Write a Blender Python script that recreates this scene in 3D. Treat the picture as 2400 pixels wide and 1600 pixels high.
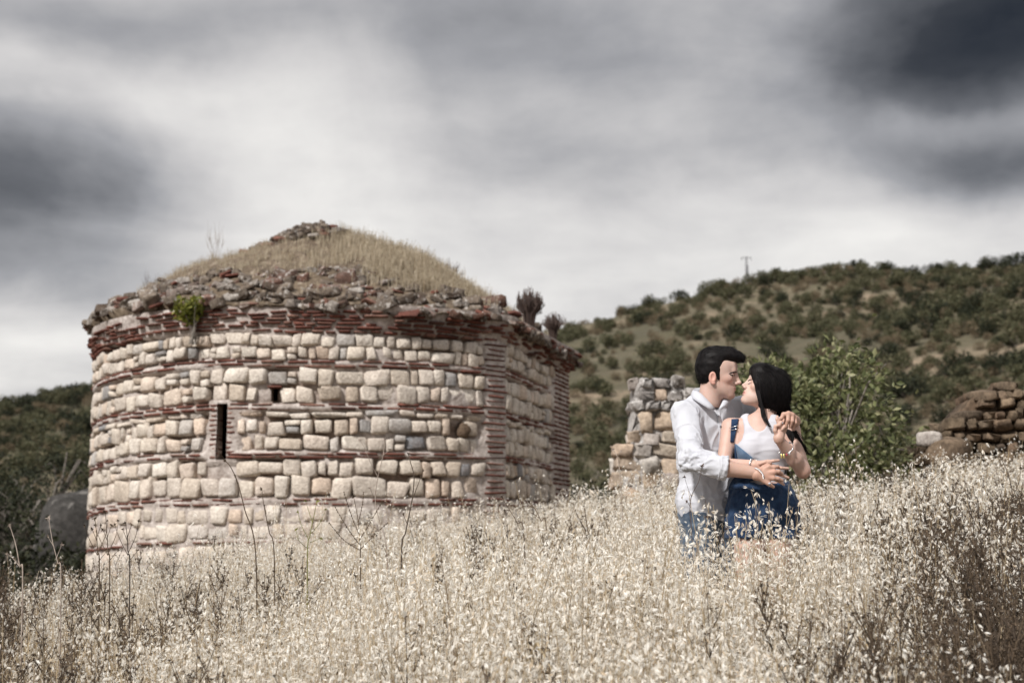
import bpy, bmesh, math, random
import numpy as np
from mathutils import Vector, Matrix
from mathutils.bvhtree import BVHTree

sc = bpy.context.scene
for o in list(bpy.data.objects):
    bpy.data.objects.remove(o)
RAD = math.radians

# ------------------------------------------------------------------ camera
FPX = 2400 * 50 / 36.0                       # focal length in photo pixels (50 mm lens)
PITCH = math.atan(450 / FPX)
cam_d = bpy.data.cameras.new('camera')
cam = bpy.data.objects.new('camera', cam_d)
sc.collection.objects.link(cam)
cam.location = (0, 0, 0)
cam.rotation_euler = (math.pi / 2 + PITCH, 0, 0)
cam_d.lens = 50
cam_d.sensor_width = 36
cam_d.clip_start = 0.1
cam_d.clip_end = 6000
cam_d.dof.use_dof = True
cam_d.dof.focus_distance = 6.82
cam_d.dof.aperture_fstop = 3.0
sc.camera = cam

# ------------------------------------------------------------------ sky
SUN_DIR = Vector((-0.47, -0.64, 0.72)).normalized()
world = bpy.data.worlds.new('World')
sc.world = world
world.use_nodes = True
wn, wl = world.node_tree.nodes, world.node_tree.links
wn.clear()


def W(t, **kw):
    n = wn.new(t)
    for k, v in kw.items():
        setattr(n, k, v)
    return n


def wmath(op, a, b=None, c=None):
    n = W('ShaderNodeMath', operation=op)
    for i, v in enumerate((a, b, c)):
        if v is None:
            continue
        if isinstance(v, (int, float)):
            n.inputs[i].default_value = v
        else:
            wl.new(v, n.inputs[i])
    return n.outputs[0]


def wvec(op, a, b):
    n = W('ShaderNodeVectorMath', operation=op)
    for i, v in enumerate((a, b)):
        if isinstance(v, (tuple, list)):
            n.inputs[i].default_value = v
        else:
            wl.new(v, n.inputs[i])
    return n


tc = W('ShaderNodeTexCoord')
sep = W('ShaderNodeSeparateXYZ')
wl.new(tc.outputs['Generated'], sep.inputs[0])
zz = wmath('MAXIMUM', sep.outputs[2], 0.0)
inv = wmath('DIVIDE', 1.0, wmath('ADD', zz, 0.16))
pc = W('ShaderNodeCombineXYZ')                # the cloud deck as a flat layer overhead
wl.new(wmath('MULTIPLY', sep.outputs[0], inv), pc.inputs[0])
wl.new(wmath('MULTIPLY', sep.outputs[1], inv), pc.inputs[1])


def wnoise(vec, scale, detail, rough, dist=0.0, off=(0, 0, 0)):
    a = wvec('ADD', vec, off)
    n = W('ShaderNodeTexNoise')
    wl.new(a.outputs[0], n.inputs['Vector'])
    n.inputs['Scale'].default_value = scale
    n.inputs['Detail'].default_value = detail
    n.inputs['Roughness'].default_value = rough
    n.inputs['Distortion'].default_value = dist
    return n


big = wnoise(pc.outputs[0], 0.9, 3, 0.5, 0.3, (3.1, 1.7, 0)).outputs['Fac']
mid = wnoise(pc.outputs[0], 2.6, 8, 0.54, 0.25, (7.3, 2.2, 0)).outputs['Fac']
warp = wnoise(tc.outputs['Generated'], 5.5, 5, 0.5, 0.0, (1.3, 0, 4.0))
wv = wvec('MULTIPLY', wvec('SUBTRACT', warp.outputs['Color'], (0.5, 0.5, 0.5)).outputs[0], (0.20, 0.0, 0.10))
dirw = wvec('ADD', tc.outputs['Generated'], wv.outputs[0])
# cloud banks: (azimuth px, elevation px, half width, half height, strength); the deck's heavy and thin places
CLOUDS = [(2470, 70, 330, 190, -0.62), (2460, 420, 220, 55, -0.24), (-80, 470, 420, 170, -0.37),
          (240, 75, 300, 75, -0.16), (600, 300, 300, 240, 0.19), (170, 200, 260, 90, 0.14),
          (950, 30, 420, 70, -0.10), (1700, 110, 700, 110, -0.13), (1500, 640, 1100, 150, 0.13),
          (620, 500, 300, 110, 0.12), (30, 850, 240, 70, 0.20), (1050, 350, 260, 60, -0.03),
          (2350, 300, 160, 36, 0.12), (1900, 130, 160, 60, 0.06), (1850, 400, 500, 60, -0.05)]
acc = None
cp, sp = math.cos(PITCH), math.sin(PITCH)
for (px, py, hw, hh, amp) in CLOUDS:
    d = Vector(((px - 1200) / FPX, cp - sp * (800 - py) / FPX, sp + cp * (800 - py) / FPX)).normalized()
    df = wvec('SUBTRACT', dirw.outputs[0], tuple(d))
    ds = wvec('MULTIPLY', df.outputs[0], (FPX / hw, 0.9, FPX / hh))
    dd = wvec('DOT_PRODUCT', ds.outputs[0], ds.outputs[0])
    g = wmath('MULTIPLY', wmath('EXPONENT', wmath('MULTIPLY', dd.outputs['Value'], -0.7)), amp)
    acc = g if acc is None else wmath('ADD', acc, g)
val = wmath('ADD', wmath('MULTIPLY_ADD', wmath('SUBTRACT', big, 0.5), 0.26, 0.765), acc)
val = wmath('ADD', val, wmath('MULTIPLY', wmath('SUBTRACT', mid, 0.5), 0.40))
fine = wnoise(dirw.outputs[0], 13.0, 7, 0.55, 0.1, (0.4, 2.0, 0.7)).outputs['Fac']
val = wmath('ADD', val, wmath('MULTIPLY', wmath('SUBTRACT', fine, 0.5), 0.16))
ramp = W('ShaderNodeValToRGB')
wl.new(val, ramp.inputs[0])
els = ramp.color_ramp.elements
els[0].position, els[0].color = 0.05, (0.010, 0.011, 0.014, 1)
els[1].position, els[1].color = 1.0, (0.84, 0.82, 0.79, 1)
for p_, c_ in ((0.2, (0.037, 0.038, 0.042, 1)), (0.4, (0.136, 0.138, 0.148, 1)), (0.6, (0.33, 0.33, 0.345, 1)), (0.8, (0.60, 0.585, 0.58, 1))):
    e = els.new(p_)
    e.color = c_
sky = W('ShaderNodeTexSky', sky_type='NISHITA')
sky.sun_disc = False
sky.sun_elevation = math.asin(SUN_DIR.z)
sky.sun_rotation = math.atan2(SUN_DIR.x, SUN_DIR.y)
bg1 = W('ShaderNodeBackground')
wl.new(sky.outputs[0], bg1.inputs[0])
bg1.inputs[1].default_value = 0.08
bg2 = W('ShaderNodeBackground')
wl.new(ramp.outputs[0], bg2.inputs[0])
bg2.inputs[1].default_value = 0.92
mx = W('ShaderNodeMixShader')
mx.inputs[0].default_value = 0.95            # almost closed cloud cover
wl.new(bg1.outputs[0], mx.inputs[1])
wl.new(bg2.outputs[0], mx.inputs[2])
wo = W('ShaderNodeOutputWorld')
wl.new(mx.outputs[0], wo.inputs[0])

# ------------------------------------------------------------------ sun, exposure
sun_d = bpy.data.lights.new('sun', 'SUN')
sun_d.energy = 3.9
sun_d.angle = RAD(6)
sun_d.color = (1.0, 0.965, 0.92)
sun = bpy.data.objects.new('sun', sun_d)
sc.collection.objects.link(sun)
sun.rotation_euler = SUN_DIR.to_track_quat('Z', 'Y').to_euler()
vs = sc.view_settings
vs.view_transform = 'Standard'
vs.look = 'None'
vs.exposure = 0.28
vs.gamma = 1.0
vs.use_curve_mapping = False
sc.cycles.use_denoising = True
sc.cycles.max_bounces = 6
sc.cycles.transparent_max_bounces = 4


# ------------------------------------------------------------------ helpers
def P(px, py, Y):
    """World point at distance Y in front of the camera that the photo shows at pixel px, py (2400 x 1600)."""
    a, b = (px - 1200) / FPX, (800 - py) / FPX
    dy, dz = cp - sp * b, sp + cp * b
    return Vector((a / dy * Y, Y, dz / dy * Y))


def hash3(i, j, k, seed):
    with np.errstate(over='ignore'):
        n = (i.astype(np.uint32) * np.uint32(374761393) + j.astype(np.uint32) * np.uint32(668265263)
             + k.astype(np.uint32) * np.uint32(2147483647) + np.uint32((seed * 974711) & 0xffffffff))
        n = (n ^ (n >> np.uint32(13))) * np.uint32(1274126177)
        n = (n ^ (n >> np.uint32(16))) * np.uint32(2246822519)
        n = n ^ (n >> np.uint32(15))
    return n.astype(np.float64) / 4294967295.0


def vnoise(p, seed=0):
    p = np.asarray(p, float)
    i = np.floor(p).astype(np.int64)
    f = p - i
    f = f * f * (3 - 2 * f)
    r = 0
    for a in (0, 1):
        for b in (0, 1):
            for c in (0, 1):
                w = (f[..., 0] if a else 1 - f[..., 0]) * (f[..., 1] if b else 1 - f[..., 1]) * (f[..., 2] if c else 1 - f[..., 2])
                r = r + w * hash3(i[..., 0] + a, i[..., 1] + b, i[..., 2] + c, seed)
    return r


def fbm(p, seed=0, octv=4, gain=0.5):
    p = np.asarray(p, float)
    r, a, s = 0, 1.0, 0
    for o in range(octv):
        r = r + a * vnoise(p * 2 ** o, seed + o * 17)
        s += a
        a *= gain
    return r / s - 0.5


def mesh(name, V, F, smooth=True, mats=()):
    me = bpy.data.meshes.new(name)
    V = np.asarray(V, dtype=np.float32).reshape(-1, 3)
    if isinstance(F, np.ndarray) and F.ndim == 2:
        n = F.shape[1]
        me.vertices.add(len(V))
        me.vertices.foreach_set('co', V.ravel())
        me.loops.add(F.size)
        me.loops.foreach_set('vertex_index', F.astype(np.int32).ravel())
        me.polygons.add(len(F))
        me.polygons.foreach_set('loop_start', np.arange(0, F.size, n, dtype=np.int32))
        me.polygons.foreach_set('loop_total', np.full(len(F), n, dtype=np.int32))
        me.update(calc_edges=True)
    else:
        me.from_pydata([tuple(map(float, v)) for v in V], [], [tuple(map(int, f)) for f in F])
        me.update()
    me.polygons.foreach_set('use_smooth', np.full(len(me.polygons), smooth, dtype=bool))
    for m in mats:
        me.materials.append(m)
    return me


def link(name, me, parent=None, loc=None, rot=None, scale=None, label=None, cat=None, group=None, kind=None):
    o = bpy.data.objects.new(name, me)
    sc.collection.objects.link(o)
    if parent is not None:
        o.parent = parent
    if loc is not None:
        o.location = loc
    if rot is not None:
        o.rotation_euler = rot
    if scale is not None:
        o.scale = scale
    return tag(o, label, cat, group, kind)


def tag(o, label=None, cat=None, group=None, kind=None):
    for k, v in (('label', label), ('category', cat), ('group', group), ('kind', kind)):
        if v:
            o[k] = v
    return o


class MB:
    """Collects vertices and faces (quads and triangles) of one mesh."""

    def __init__(s):
        s.V, s.Q, s.T, s.n = [], [], [], 0
        s.mq, s.mt = [], []

    def add(s, V, Q=None, T=None, mat=0):
        V = np.asarray(V, float).reshape(-1, 3)
        if Q is not None and len(Q):
            Q = np.asarray(Q)
            s.Q.append(Q + s.n)
            s.mq.append(np.full(len(Q), mat))
        if T is not None and len(T):
            T = np.asarray(T)
            s.T.append(T + s.n)
            s.mt.append(np.full(len(T), mat))
        s.V.append(V)
        s.n += len(V)

    def tube(s, pts, rad, n=5, mat=0):
        pts = np.asarray([tuple(p) for p in pts], float)
        m = len(pts)
        rad = np.full(m, rad) if np.isscalar(rad) else np.asarray(rad, float)
        t = np.gradient(pts, axis=0)
        t /= np.linalg.norm(t, axis=1)[:, None] + 1e-9
        ref = np.array([0.3, 1, 0.1]) if abs(t[0][2]) > .7 else np.array([0, 0, 1.])
        u = np.cross(t, ref)
        u /= np.linalg.norm(u, axis=1)[:, None] + 1e-9
        v = np.cross(t, u)
        a = np.arange(n) * 2 * np.pi / n
        ring = pts[:, None] + rad[:, None, None] * (np.cos(a)[None, :, None] * u[:, None] + np.sin(a)[None, :, None] * v[:, None])
        V = ring.reshape(-1, 3)
        i = np.arange(m - 1)[:, None] * n
        j = np.arange(n)[None]
        j2 = (j + 1) % n
        Q = np.stack([i + j, i + j2, i + n + j2, i + n + j], -1).reshape(-1, 4)
        s.add(V, Q, mat=mat)

    def build(s, name, mats, smooth=True):
        V = np.concatenate(s.V) if s.V else np.zeros((0, 3))
        me = bpy.data.meshes.new(name)
        nq = sum(len(q) for q in s.Q)
        nt = sum(len(t) for t in s.T)
        loops = np.concatenate([q.ravel() for q in s.Q] + [t.ravel() for t in s.T]).astype(np.int32)
        tot = np.concatenate([np.full(nq, 4), np.full(nt, 3)]).astype(np.int32)
        start = np.concatenate([[0], np.cumsum(tot)[:-1]]).astype(np.int32)
        me.vertices.add(len(V))
        me.vertices.foreach_set('co', V.astype(np.float32).ravel())
        me.loops.add(len(loops))
        me.loops.foreach_set('vertex_index', loops)
        me.polygons.add(len(tot))
        me.polygons.foreach_set('loop_start', start)
        me.polygons.foreach_set('loop_total', tot)
        me.polygons.foreach_set('material_index', np.concatenate(s.mq + s.mt).astype(np.int32))
        me.polygons.foreach_set('use_smooth', np.full(len(tot), smooth, dtype=bool))
        me.update(calc_edges=True)
        for m in (mats if isinstance(mats, (list, tuple)) else [mats]):
            me.materials.append(m)
        return me


# ------------------------------------------------------------------ materials
def material(name):
    m = bpy.data.materials.new(name)
    m.use_nodes = True
    nt = m.node_tree
    return m, nt, nt.nodes['Principled BSDF']


def nd(nt, t, inputs=None, **kw):
    n = nt.nodes.new(t)
    for k, v in kw.items():
        setattr(n, k, v)
    for k, v in (inputs or {}).items():
        if hasattr(v, 'is_linked') or isinstance(v, bpy.types.NodeSocket):
            nt.links.new(v, n.inputs[k])
        else:
            n.inputs[k].default_value = v
    return n


def ramp_node(nt, fac, stops):
    r = nd(nt, 'ShaderNodeValToRGB')
    nt.links.new(fac, r.inputs[0])
    el = r.color_ramp.elements
    while len(el) < len(stops):
        el.new(0.5)
    for e, (p, c) in zip(el, stops):
        e.position = p
        e.color = (*c, 1)
    return r.outputs[0]


def mixc(nt, fac, a, b, mode='MIX'):
    n = nt.nodes.new('ShaderNodeMix')
    n.data_type = 'RGBA'
    n.blend_type = mode
    for i, v in ((0, fac), (6, a), (7, b)):
        if isinstance(v, bpy.types.NodeSocket):
            nt.links.new(v, n.inputs[i])
        else:
            n.inputs[i].default_value = (*v, 1) if isinstance(v, tuple) else v
    return n.outputs[2]


def noise_fac(nt, scale, detail=4, rough=0.55, dist=0.0, coord='Object', vec_scale=None):
    tcn = nd(nt, 'ShaderNodeTexCoord')
    v = tcn.outputs[coord] if coord != 'World' else nd(nt, 'ShaderNodeNewGeometry').outputs['Position']
    if vec_scale:
        v = nd(nt, 'ShaderNodeVectorMath', {0: v, 1: vec_scale}, operation='MULTIPLY').outputs[0]
    return nd(nt, 'ShaderNodeTexNoise', {'Vector': v, 'Scale': scale, 'Detail': detail, 'Roughness': rough, 'Distortion': dist}).outputs['Fac']


def rnd_fac(nt):
    """A random value for each piece, whether it is an object of its own or an island of a joined mesh."""
    oi = nd(nt, 'ShaderNodeObjectInfo').outputs['Random']
    ri = nd(nt, 'ShaderNodeNewGeometry').outputs['Random Per Island']
    s = nd(nt, 'ShaderNodeMath', {0: ri, 1: 3.7, 2: oi}, operation='MULTIPLY_ADD').outputs[0]
    return nd(nt, 'ShaderNodeMath', {0: s}, operation='FRACT').outputs[0]


def bump(nt, b, height, strength, distance=0.02):
    n = nd(nt, 'ShaderNodeBump', {'Height': height, 'Strength': strength, 'Distance': distance})
    nt.links.new(n.outputs[0], b.inputs['Normal'])


def masonry(name, stops, dirt=(0.10, 0.085, 0.07), dirt_amt=0.55, scale=9.0, bstr=0.6, spots=None):
    m, nt, b = material(name)
    base = ramp_node(nt, rnd_fac(nt), stops)
    n1 = noise_fac(nt, scale, 5, 0.62, 0.3, 'World')
    n2 = noise_fac(nt, scale * 4.5, 4, 0.6, 0.0, 'World')
    f1 = ramp_node(nt, n1, [(0.38, (0, 0, 0)), (0.72, (1, 1, 1))])
    f1 = nd(nt, 'ShaderNodeMath', {0: f1, 1: dirt_amt}, operation='MULTIPLY').outputs[0]
    c = mixc(nt, f1, base, dirt)
    c = mixc(nt, ramp_node(nt, n2, [(0.35, (0.45,) * 3), (0.65, (0.0,) * 3)]), c, dirt, 'MULTIPLY')
    if spots:
        n3 = noise_fac(nt, scale * 1.7, 5, 0.6, 0.6, 'World', (1.3, 1.1, 0.9))
        c = mixc(nt, ramp_node(nt, n3, [(0.56, (0, 0, 0)), (0.63, (0.85,) * 3)]), c, spots)
    nt.links.new(c, b.inputs['Base Color'])
    b.inputs['Roughness'].default_value = 0.9
    b.inputs['Specular IOR Level'].default_value = 0.15
    bump(nt, b, nd(nt, 'ShaderNodeMath', {0: n1, 1: n2}, operation='ADD').outputs[0], bstr, 0.02)
    return m


M_STONE = masonry('limestone', [(0.0, (0.60, 0.51, 0.42)), (0.15, (0.76, 0.69, 0.60)), (0.4, (0.69, 0.625, 0.555)), (0.62, (0.82, 0.76, 0.68)),
                                (0.8, (0.71, 0.58, 0.475)), (0.9, (0.76, 0.70, 0.635)), (0.97, (0.45, 0.44, 0.43)), (1.0, (0.24, 0.25, 0.27))], (0.25, 0.195, 0.16), 0.46, 8.0, 0.8)
M_BRICK = masonry('brick_clay', [(0.0, (0.17, 0.068, 0.052)), (0.35, (0.26, 0.105, 0.078)), (0.65, (0.19, 0.078, 0.06)), (0.9, (0.35, 0.20, 0.155)), (1.0, (0.10, 0.052, 0.045))],
                  (0.06, 0.04, 0.035), 0.6, 8.0)
M_PIERTOP = masonry('eroded_mortar', [(0.0, (0.55, 0.52, 0.50)), (0.4, (0.64, 0.61, 0.585)), (0.7, (0.40, 0.37, 0.35)), (1.0, (0.60, 0.55, 0.50))], (0.13, 0.115, 0.11), 0.75, 7.0, 1.0, (0.66, 0.64, 0.62))
M_MORTAR = masonry('lime_mortar', [(0.0, (0.52, 0.47, 0.42)), (1.0, (0.52, 0.47, 0.42))], (0.19, 0.135, 0.105), 0.75, 4.0, 0.9, (0.64, 0.61, 0.59))
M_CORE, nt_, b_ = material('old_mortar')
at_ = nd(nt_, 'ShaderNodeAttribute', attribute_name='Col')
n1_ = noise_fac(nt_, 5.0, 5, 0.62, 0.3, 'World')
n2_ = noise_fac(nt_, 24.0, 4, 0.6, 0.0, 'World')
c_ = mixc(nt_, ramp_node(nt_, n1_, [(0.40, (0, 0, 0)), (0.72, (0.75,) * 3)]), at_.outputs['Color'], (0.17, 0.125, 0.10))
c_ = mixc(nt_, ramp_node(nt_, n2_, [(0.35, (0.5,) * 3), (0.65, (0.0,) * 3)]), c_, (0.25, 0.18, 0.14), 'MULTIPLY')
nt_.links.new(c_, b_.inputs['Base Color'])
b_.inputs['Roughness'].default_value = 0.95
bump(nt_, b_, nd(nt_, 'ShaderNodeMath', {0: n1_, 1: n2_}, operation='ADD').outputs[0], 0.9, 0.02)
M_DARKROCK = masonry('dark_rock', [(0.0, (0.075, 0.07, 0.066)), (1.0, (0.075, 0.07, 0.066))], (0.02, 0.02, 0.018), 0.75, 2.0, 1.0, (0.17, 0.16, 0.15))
M_RUBBLE = masonry('rubble_stone', [(0.0, (0.16, 0.13, 0.105)), (0.3, (0.27, 0.22, 0.175)), (0.55, (0.12, 0.09, 0.07)), (0.75, (0.46, 0.42, 0.38)), (0.85, (0.24, 0.12, 0.09)), (1.0, (0.10, 0.08, 0.065))],
                   (0.06, 0.045, 0.038), 0.7, 9.0, 0.7, (0.46, 0.43, 0.40))
M_SOIL = masonry('dome_soil', [(0.0, (0.20, 0.155, 0.11)), (1.0, (0.20, 0.155, 0.11))], (0.07, 0.05, 0.04), 0.8, 4.0, 1.0, (0.30, 0.25, 0.20))
M_PIER = masonry('weathered_stone', [(0.0, (0.50, 0.37, 0.27)), (0.25, (0.60, 0.52, 0.43)), (0.5, (0.55, 0.43, 0.32)), (0.75, (0.62, 0.58, 0.53)), (1.0, (0.38, 0.33, 0.30))],
                 (0.16, 0.13, 0.12), 0.6, 6.0)
M_TAN = masonry('brown_stone', [(0.0, (0.17, 0.125, 0.085)), (0.3, (0.24, 0.18, 0.125)), (0.6, (0.17, 0.115, 0.08)), (0.85, (0.33, 0.25, 0.17)), (1.0, (0.12, 0.09, 0.07))],
                (0.05, 0.04, 0.03), 0.7, 6.0)


def leafy(name, stops, rough=0.6, trans=0.35, spec=0.25, use_island=True):
    m, nt, b = material(name)
    f = rnd_fac(nt) if use_island else nd(nt, 'ShaderNodeObjectInfo').outputs['Random']
    c = ramp_node(nt, f, stops)
    nt.links.new(c, b.inputs['Base Color'])
    b.inputs['Roughness'].default_value = rough
    b.inputs['Specular IOR Level'].default_value = spec
    if trans:
        tr = nd(nt, 'ShaderNodeBsdfTranslucent', {'Color': c})
        ms = nd(nt, 'ShaderNodeMixShader', {0: trans, 1: b.outputs[0], 2: tr.outputs[0]})
        nt.links.new(ms.outputs[0], nt.nodes['Material Output'].inputs[0])
    return m


M_SPIKE = leafy('oat_husk', [(0.0, (0.82, 0.77, 0.68)), (0.4, (0.89, 0.86, 0.80)), (0.75, (0.91, 0.89, 0.84)), (1.0, (0.62, 0.50, 0.36))], 0.55, 0.38)
M_STRAW = leafy('straw', [(0.0, (0.38, 0.28, 0.16)), (0.45, (0.56, 0.46, 0.31)), (0.75, (0.19, 0.12, 0.065)), (1.0, (0.66, 0.58, 0.44))], 0.6, 0.2)
M_DARKWEED = leafy('dark_dry_weed', [(0.0, (0.075, 0.055, 0.04)), (0.6, (0.12, 0.085, 0.055)), (1.0, (0.05, 0.04, 0.035))], 0.8, 0.0)
M_DOMEGRASS = leafy('dome_grass', [(0.0, (0.46, 0.395, 0.29)), (0.5, (0.56, 0.49, 0.38)), (1.0, (0.31, 0.24, 0.16))], 0.7, 0.3)
M_FENNEL = leafy('green_stem', [(0.0, (0.16, 0.17, 0.04)), (1.0, (0.26, 0.24, 0.06))], 0.6, 0.2)
M_LEAF_TREE = leafy('tree_leaf', [(0.0, (0.065, 0.078, 0.034)), (0.4, (0.12, 0.135, 0.058)), (0.75, (0.19, 0.20, 0.092)), (1.0, (0.31, 0.30, 0.17))], 0.45, 0.3)
M_LEAF_OLIVE = leafy('scrub_leaf', [(0.0, (0.045, 0.049, 0.025)), (0.5, (0.075, 0.077, 0.04)), (0.8, (0.115, 0.108, 0.06)), (1.0, (0.17, 0.15, 0.09))], 0.7, 0.15)
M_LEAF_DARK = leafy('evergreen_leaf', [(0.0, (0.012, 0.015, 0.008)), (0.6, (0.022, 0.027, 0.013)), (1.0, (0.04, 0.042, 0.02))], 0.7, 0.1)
M_LEAF_BROWN = leafy('dry_scrub_leaf', [(0.0, (0.11, 0.085, 0.05)), (0.6, (0.16, 0.125, 0.08)), (1.0, (0.22, 0.175, 0.115))], 0.8, 0.15)
M_LEAF_YELLOW = leafy('caper_leaf', [(0.0, (0.06, 0.075, 0.012)), (0.5, (0.14, 0.15, 0.025)), (1.0, (0.30, 0.30, 0.06))], 0.5, 0.25)
M_TWIG = leafy('dry_twig', [(0.0, (0.07, 0.05, 0.045)), (1.0, (0.14, 0.10, 0.085))], 0.85, 0.0)
M_BARK, nt_, b_ = material('bark')
nt_.links.new(ramp_node(nt_, noise_fac(nt_, 20, 5), [(0.3, (0.10, 0.085, 0.07)), (0.7, (0.28, 0.25, 0.22))]), b_.inputs['Base Color'])
b_.inputs['Roughness'].default_value = 0.9
M_PALE, nt_, b_ = material('pale_dry_stalk')
nt_.links.new(ramp_node(nt_, noise_fac(nt_, 30, 3), [(0.3, (0.20, 0.15, 0.12)), (0.7, (0.42, 0.36, 0.31))]), b_.inputs['Base Color'])
b_.inputs['Roughness'].default_value = 0.8

M_GROUND, nt_, b_ = material('dry_ground')
c_ = ramp_node(nt_, noise_fac(nt_, 2.2, 6, 0.6, 0.2, 'World'), [(0.3, (0.07, 0.05, 0.03)), (0.55, (0.15, 0.11, 0.065)), (0.75, (0.24, 0.185, 0.12))])
nt_.links.new(c_, b_.inputs['Base Color'])
b_.inputs['Roughness'].default_value = 0.95
bump(nt_, b_, noise_fac(nt_, 9, 5, 0.6, 0, 'World'), 0.8, 0.1)

M_HILL, nt_, b_ = material('hill_soil')
f_ = noise_fac(nt_, 0.035, 7, 0.62, 0.4, 'World', (1, 1, 2.2))
c_ = ramp_node(nt_, f_, [(0.32, (0.075, 0.066, 0.04)), (0.46, (0.125, 0.105, 0.065)), (0.56, (0.20, 0.16, 0.105)), (0.64, (0.33, 0.25, 0.175)), (0.75, (0.15, 0.125, 0.085))])  # soil tones lowered to carry cloud shade over the hill
g_ = noise_fac(nt_, 0.35, 6, 0.65, 0.5, 'World')
c_ = mixc(nt_, ramp_node(nt_, g_, [(0.42, (0.8,) * 3), (0.6, (0,) * 3)]), c_, (0.085, 0.078, 0.042))
nt_.links.new(c_, b_.inputs['Base Color'])
b_.inputs['Roughness'].default_value = 0.95
bump(nt_, b_, noise_fac(nt_, 0.6, 6, 0.65, 0, 'World'), 1.0, 1.2)


# ------------------------------------------------------------------ scattering of uncountable stuff (geometry nodes)
def scatter(name, pts, rotz, scl, protos, tilt=None, label=None, cat=None, kind='stuff', seed=1):
    rng = np.random.default_rng(seed)
    n = len(pts)
    me = bpy.data.meshes.new(name)
    me.vertices.add(n)
    me.vertices.foreach_set('co', np.asarray(pts, np.float32).ravel())
    rot = np.zeros((n, 3), np.float32)
    rot[:, 2] = rotz
    if tilt is not None:
        rot[:, 0:2] = tilt
    a = me.attributes.new('rot', 'FLOAT_VECTOR', 'POINT')
    a.data.foreach_set('vector', rot.ravel())
    a = me.attributes.new('scl', 'FLOAT', 'POINT')
    a.data.foreach_set('value', np.asarray(scl, np.float32))
    a = me.attributes.new('idx', 'INT', 'POINT')
    a.data.foreach_set('value', rng.integers(0, len(protos), n).astype(np.int32))
    o = link(name, me, label=label, cat=cat, kind=kind)
    ng = bpy.data.node_groups.new(name + '_nodes', 'GeometryNodeTree')
    ng.interface.new_socket('Geometry', in_out='INPUT', socket_type='NodeSocketGeometry')
    ng.interface.new_socket('Geometry', in_out='OUTPUT', socket_type='NodeSocketGeometry')
    gi, go = ng.nodes.new('NodeGroupInput'), ng.nodes.new('NodeGroupOutput')
    iop = ng.nodes.new('GeometryNodeInstanceOnPoints')
    join = ng.nodes.new('GeometryNodeJoinGeometry')
    for pm in protos:
        po = bpy.data.objects.new(pm.name, pm)        # never linked to the scene: a shape to copy
        oi = ng.nodes.new('GeometryNodeObjectInfo')
        oi.inputs['Object'].default_value = po
        oi.inputs['As Instance'].default_value = False
        g2i = ng.nodes.new('GeometryNodeGeometryToInstance')
        ng.links.new(oi.outputs['Geometry'], g2i.inputs[0])
        ng.links.new(g2i.outputs[0], join.inputs[0])

    def attr(nm, ty):
        x = ng.nodes.new('GeometryNodeInputNamedAttribute')
        x.data_type = ty
        x.inputs['Name'].default_value = nm
        return x.outputs[0]
    ng.links.new(gi.outputs[0], iop.inputs['Points'])
    ng.links.new(join.outputs[0], iop.inputs['Instance'])
    iop.inputs['Pick Instance'].default_value = True
    ng.links.new(attr('idx', 'INT'), iop.inputs['Instance Index'])
    e2r = ng.nodes.new('FunctionNodeEulerToRotation')
    ng.links.new(attr('rot', 'FLOAT_VECTOR'), e2r.inputs[0])
    ng.links.new(e2r.outputs[0], iop.inputs['Rotation'])
    ng.links.new(attr('scl', 'FLOAT'), iop.inputs['Scale'])
    ng.links.new(iop.outputs[0], go.inputs[0])
    md = o.modifiers.new('scatter', 'NODES')
    md.node_group = ng
    return o


def leaf_cloud(mb, rng, n, blobs, size, mat=0, shell=0.55, aspect=0.45, up=0.3):
    """n leaf quads (folded along the midrib) through the volume of some ellipsoid blobs."""
    vol = np.array([b[1][0] * b[1][1] * b[1][2] for b in blobs]) ** 0.7
    which = rng.choice(len(blobs), n, p=vol / vol.sum())
    c = np.array([b[0] for b in blobs])[which]
    r = np.array([b[1] for b in blobs])[which]
    d = rng.normal(size=(n, 3))
    d /= np.linalg.norm(d, axis=1)[:, None]
    rad = shell + (1 - shell) * rng.random(n) ** 0.6
    rad *= 1 + 0.22 * rng.normal(size=n) * (rng.random(n) < 0.35)
    pos = c + d * r * rad[:, None]
    ax = d * 0.6 + rng.normal(size=(n, 3)) * 0.8 + np.array([0, 0, up])
    ax /= np.linalg.norm(ax, axis=1)[:, None]
    sd = np.cross(ax, rng.normal(size=(n, 3)))
    sd /= np.linalg.norm(sd, axis=1)[:, None]
    nm = np.cross(ax, sd)
    L = size * (0.6 + 0.8 * rng.random(n))[:, None]
    w = L * aspect
    V = np.stack([pos, pos + ax * L * 0.5 + sd * w * 0.5 + nm * w * 0.15, pos + ax * L, pos + ax * L * 0.5 - sd * w * 0.5 + nm * w * 0.15], 1)
    i = np.arange(n)[:, None] * 4
    T = np.concatenate([i + [0, 1, 2], i + [0, 2, 3]])
    mb.add(V.reshape(-1, 3), T=T, mat=mat)

# ================================================================== ground and hill
def sstep(t):
    t = np.clip(t, 0, 1)
    return t * t * (3 - 2 * t)


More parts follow.
